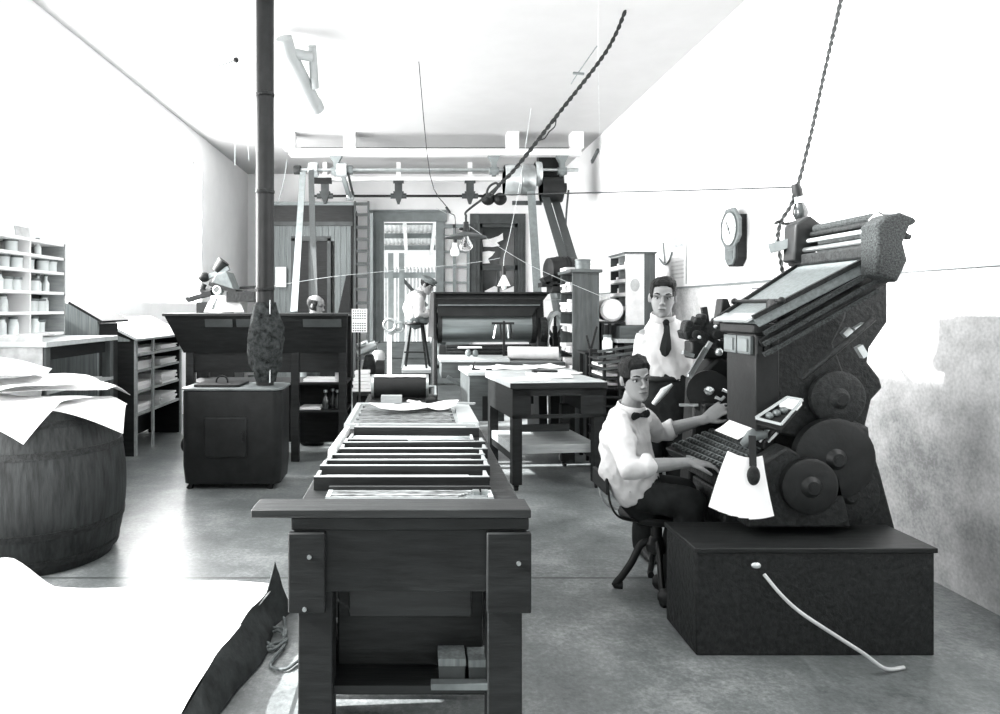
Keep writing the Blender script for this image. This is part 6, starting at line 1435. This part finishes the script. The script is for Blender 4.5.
fuse(s, 'shirt', 'shirt', fm, .01, 3, lambda c: fold(c, .014, 8, 10, 11))
p = MB(); p.tube([V(.0, 10.1, 1.50), V(.02, 10.1, 1.40)], [(.17, .13), (.17, .13)], 20, side=(0, 1, 0), round_=True)
for h_, k_2, a_ in legs: p.tube([h_, k_2, a_], [.10, .08, .065], 16, round_=True)
fuse(p, 'trousers', 'grey_cloth', fm, .012, 4, lambda c: fold(c, .012, 9, 9, 4))
for h_, k_2, a_ in legs: MB().tube([a_ + V(-.05, 0, -.05), a_ + V(.04, 0, -.05), a_ + V(.15, 0, -.065)], [(.038, .04), (.042, .045), (.024, .036)], 14, side=(0, 0, 1), round_=True).build('shoe', 'black_iron', fm)
n = 26; cp_ = MB()
cp_.rings([[F(V(-.005 + rr * 1.18 * math.cos(2 * PI * j / n) + sh, rr * math.sin(2 * PI * j / n), z)) for j in range(n)] for rr, z, sh in ((.084, .045, 0), (.090, .06, 0), (.105, .085, .005), (.098, .105, .008), (.06, .122, .008), (.01, .126, .008))])
cp_.rings([[F(V(.06 + rr * 1.0 * math.cos(2 * PI * j / n), rr * math.sin(2 * PI * j / n), z)) for j in range(n)] for rr, z in ((.06, .046), (.082, .05), (.06, .058))])
cp_.build('flat_cap', 'grey_cloth', fm)
add_hair(fm, F, lambda a: .03 if abs(((a + PI) % (2 * PI)) - PI) < 1.3 else -.03, lambda a, z: .006, ztop=.06)
# ------------------------------------------------------------------ balding man behind the rack
bmn = thing('person', 'balding man whose bare crown shows above the case rack', 'person', (-1.12, 7.98, 0))
HP = V(-1.12, 7.98, 1.575); F = head_frame(HP, (.9, -.25, -.25), 0, 0, 1.0)
b = MB(); add_head(b, F)
b.tube([V(-1.17, 8.0, 1.36), V(-1.14, 7.99, 1.48)], [.075, .056], 14, round_=True)
b.tube([V(-1.2, 8.0, .9), V(-1.2, 8.0, 1.1), V(-1.18, 8.0, 1.32)], [(.16, .11), (.15, .10), (.16, .11)], 16, side=(0, 1, 0), round_=True)
arms = [(V(-1.17, 7.82, 1.30), V(-1.15, 7.80, 1.04), V(-.98, 7.86, .95)), (V(-1.17, 8.18, 1.30), V(-1.15, 8.2, 1.04), V(-.98, 8.12, .95))]
for s_, e_, w_ in arms:
    b.tube([s_, e_], [.048, .038], 12, round_=True); b.tube([e_, w_], [.038, .026], 12, round_=True); hand(b, w_, (1, 0, -.2), (0, 0, -1), 1 if w_.y < 8 else -1)
legs = [(V(-1.2, 7.91, .9), V(-1.18, 7.9, .5), V(-1.2, 7.9, .09)), (V(-1.2, 8.09, .9), V(-1.18, 8.1, .5), V(-1.2, 8.1, .09))]
for h_, k_2, a_ in legs: b.tube([h_, k_2, a_], [.08, .056, .038], 12, round_=True)
fuse(b, 'body', 'skin', bmn, .006, 3)
face_parts(bmn, F, 1.0)
def bl(a, z):
    d = abs(((a + PI) % (2 * PI)) - PI); return .010 if d > 1.1 else -.012
add_hair(bmn, F, lambda a: -.05, bl, ztop=.062)
s = MB(); s.tube([V(-1.2, 8.0, .88), V(-1.2, 8.0, 1.1), V(-1.18, 8.0, 1.32), V(-1.16, 8.0, 1.40)], [(.18, .13), (.18, .14), (.19, .13), (.08, .07)], 22, side=(0, 1, 0), round_=True)
for s_, e_, w_ in arms: s.tube([V(-1.18, 8.0, 1.32).lerp(s_, .5), s_, e_, e_.lerp(w_, .6)], [.08, .075, .065, .052], 16, round_=True)
fuse(s, 'shirt', 'shirt', bmn, .011, 3)
p = MB(); p.tube([V(-1.2, 8.0, .95), V(-1.2, 8.0, .82)], [(.17, .13), (.17, .13)], 20, side=(0, 1, 0), round_=True)
for h_, k_2, a_ in legs: p.tube([h_, k_2, a_], [.10, .08, .068], 16, round_=True)
fuse(p, 'trousers', 'grey_cloth', bmn, .013, 4)
for h_, k_2, a_ in legs: MB().tube([a_ + V(-.05, 0, -.05), a_ + V(.04, 0, -.05), a_ + V(.15, 0, -.065)], [(.038, .04), (.042, .045), (.024, .036)], 14, side=(0, 0, 1), round_=True).build('shoe', 'black_iron', bmn)
# ================================================================== LIGHT AND CAMERA
def area(name, loc, rot, sx, sy, e):
    l = bpy.data.lights.new(name, 'AREA'); l.shape = 'RECTANGLE'; l.size = sx; l.size_y = sy; l.energy = e
    o = bpy.data.objects.new(name, l); COL.objects.link(o); o.location = loc; o.rotation_euler = rot
    return o
area('added_top_light', (-.1, 3.6, ZC + .05), (0, 0, 0), 3.5, 3.1, 40)  # unseen overhead lamp, added to brighten upward-facing surfaces
area('window_daylight', (XL - .05, (WY0 + WY1) / 2, (WZ0 + WZ1) / 2), (0, R(-90), 0), WZ1 - WZ0, WY1 - WY0, 190)
area('side_window_daylight', (XL - .22, 8.67, 2.76), (0, R(-90), 0), 2.25, 5.0, 430)
sn = bpy.data.lights.new('sun', 'SUN'); sn.energy = 11; sn.angle = R(1.5)
so = bpy.data.objects.new('sun', sn); COL.objects.link(so); so.rotation_euler = Vector((.82, .06, -.55)).to_track_quat('-Z', 'Y').to_euler()
wd = bpy.data.worlds.new('daylight'); SC.world = wd; wd.use_nodes = True
bg = wd.node_tree.nodes['Background']; bg.inputs['Color'].default_value = (.97, 1, 1, 1); bg.inputs['Strength'].default_value = 0.55
cam = bpy.data.cameras.new('camera'); co = bpy.data.objects.new('camera', cam); COL.objects.link(co)
cam.sensor_width = 36; cam.lens = FL / 1000 * 36; cam.clip_start = .05
cam.shift_x = (500 - VX) / 1000; cam.shift_y = (VY - 357) / 1000
co.location = (0, 0, EYE); co.rotation_euler = (R(90), 0, 0)
SC.camera = co
SC.view_settings.view_transform = 'Standard'; SC.view_settings.look = 'None'
SC.view_settings.gamma = 1.0; SC.view_settings.use_curve_mapping = False
SC.view_settings.exposure = 0.95
SC.cycles.use_denoising = True
SC.cycles.max_bounces = 8; SC.cycles.diffuse_bounces = 6
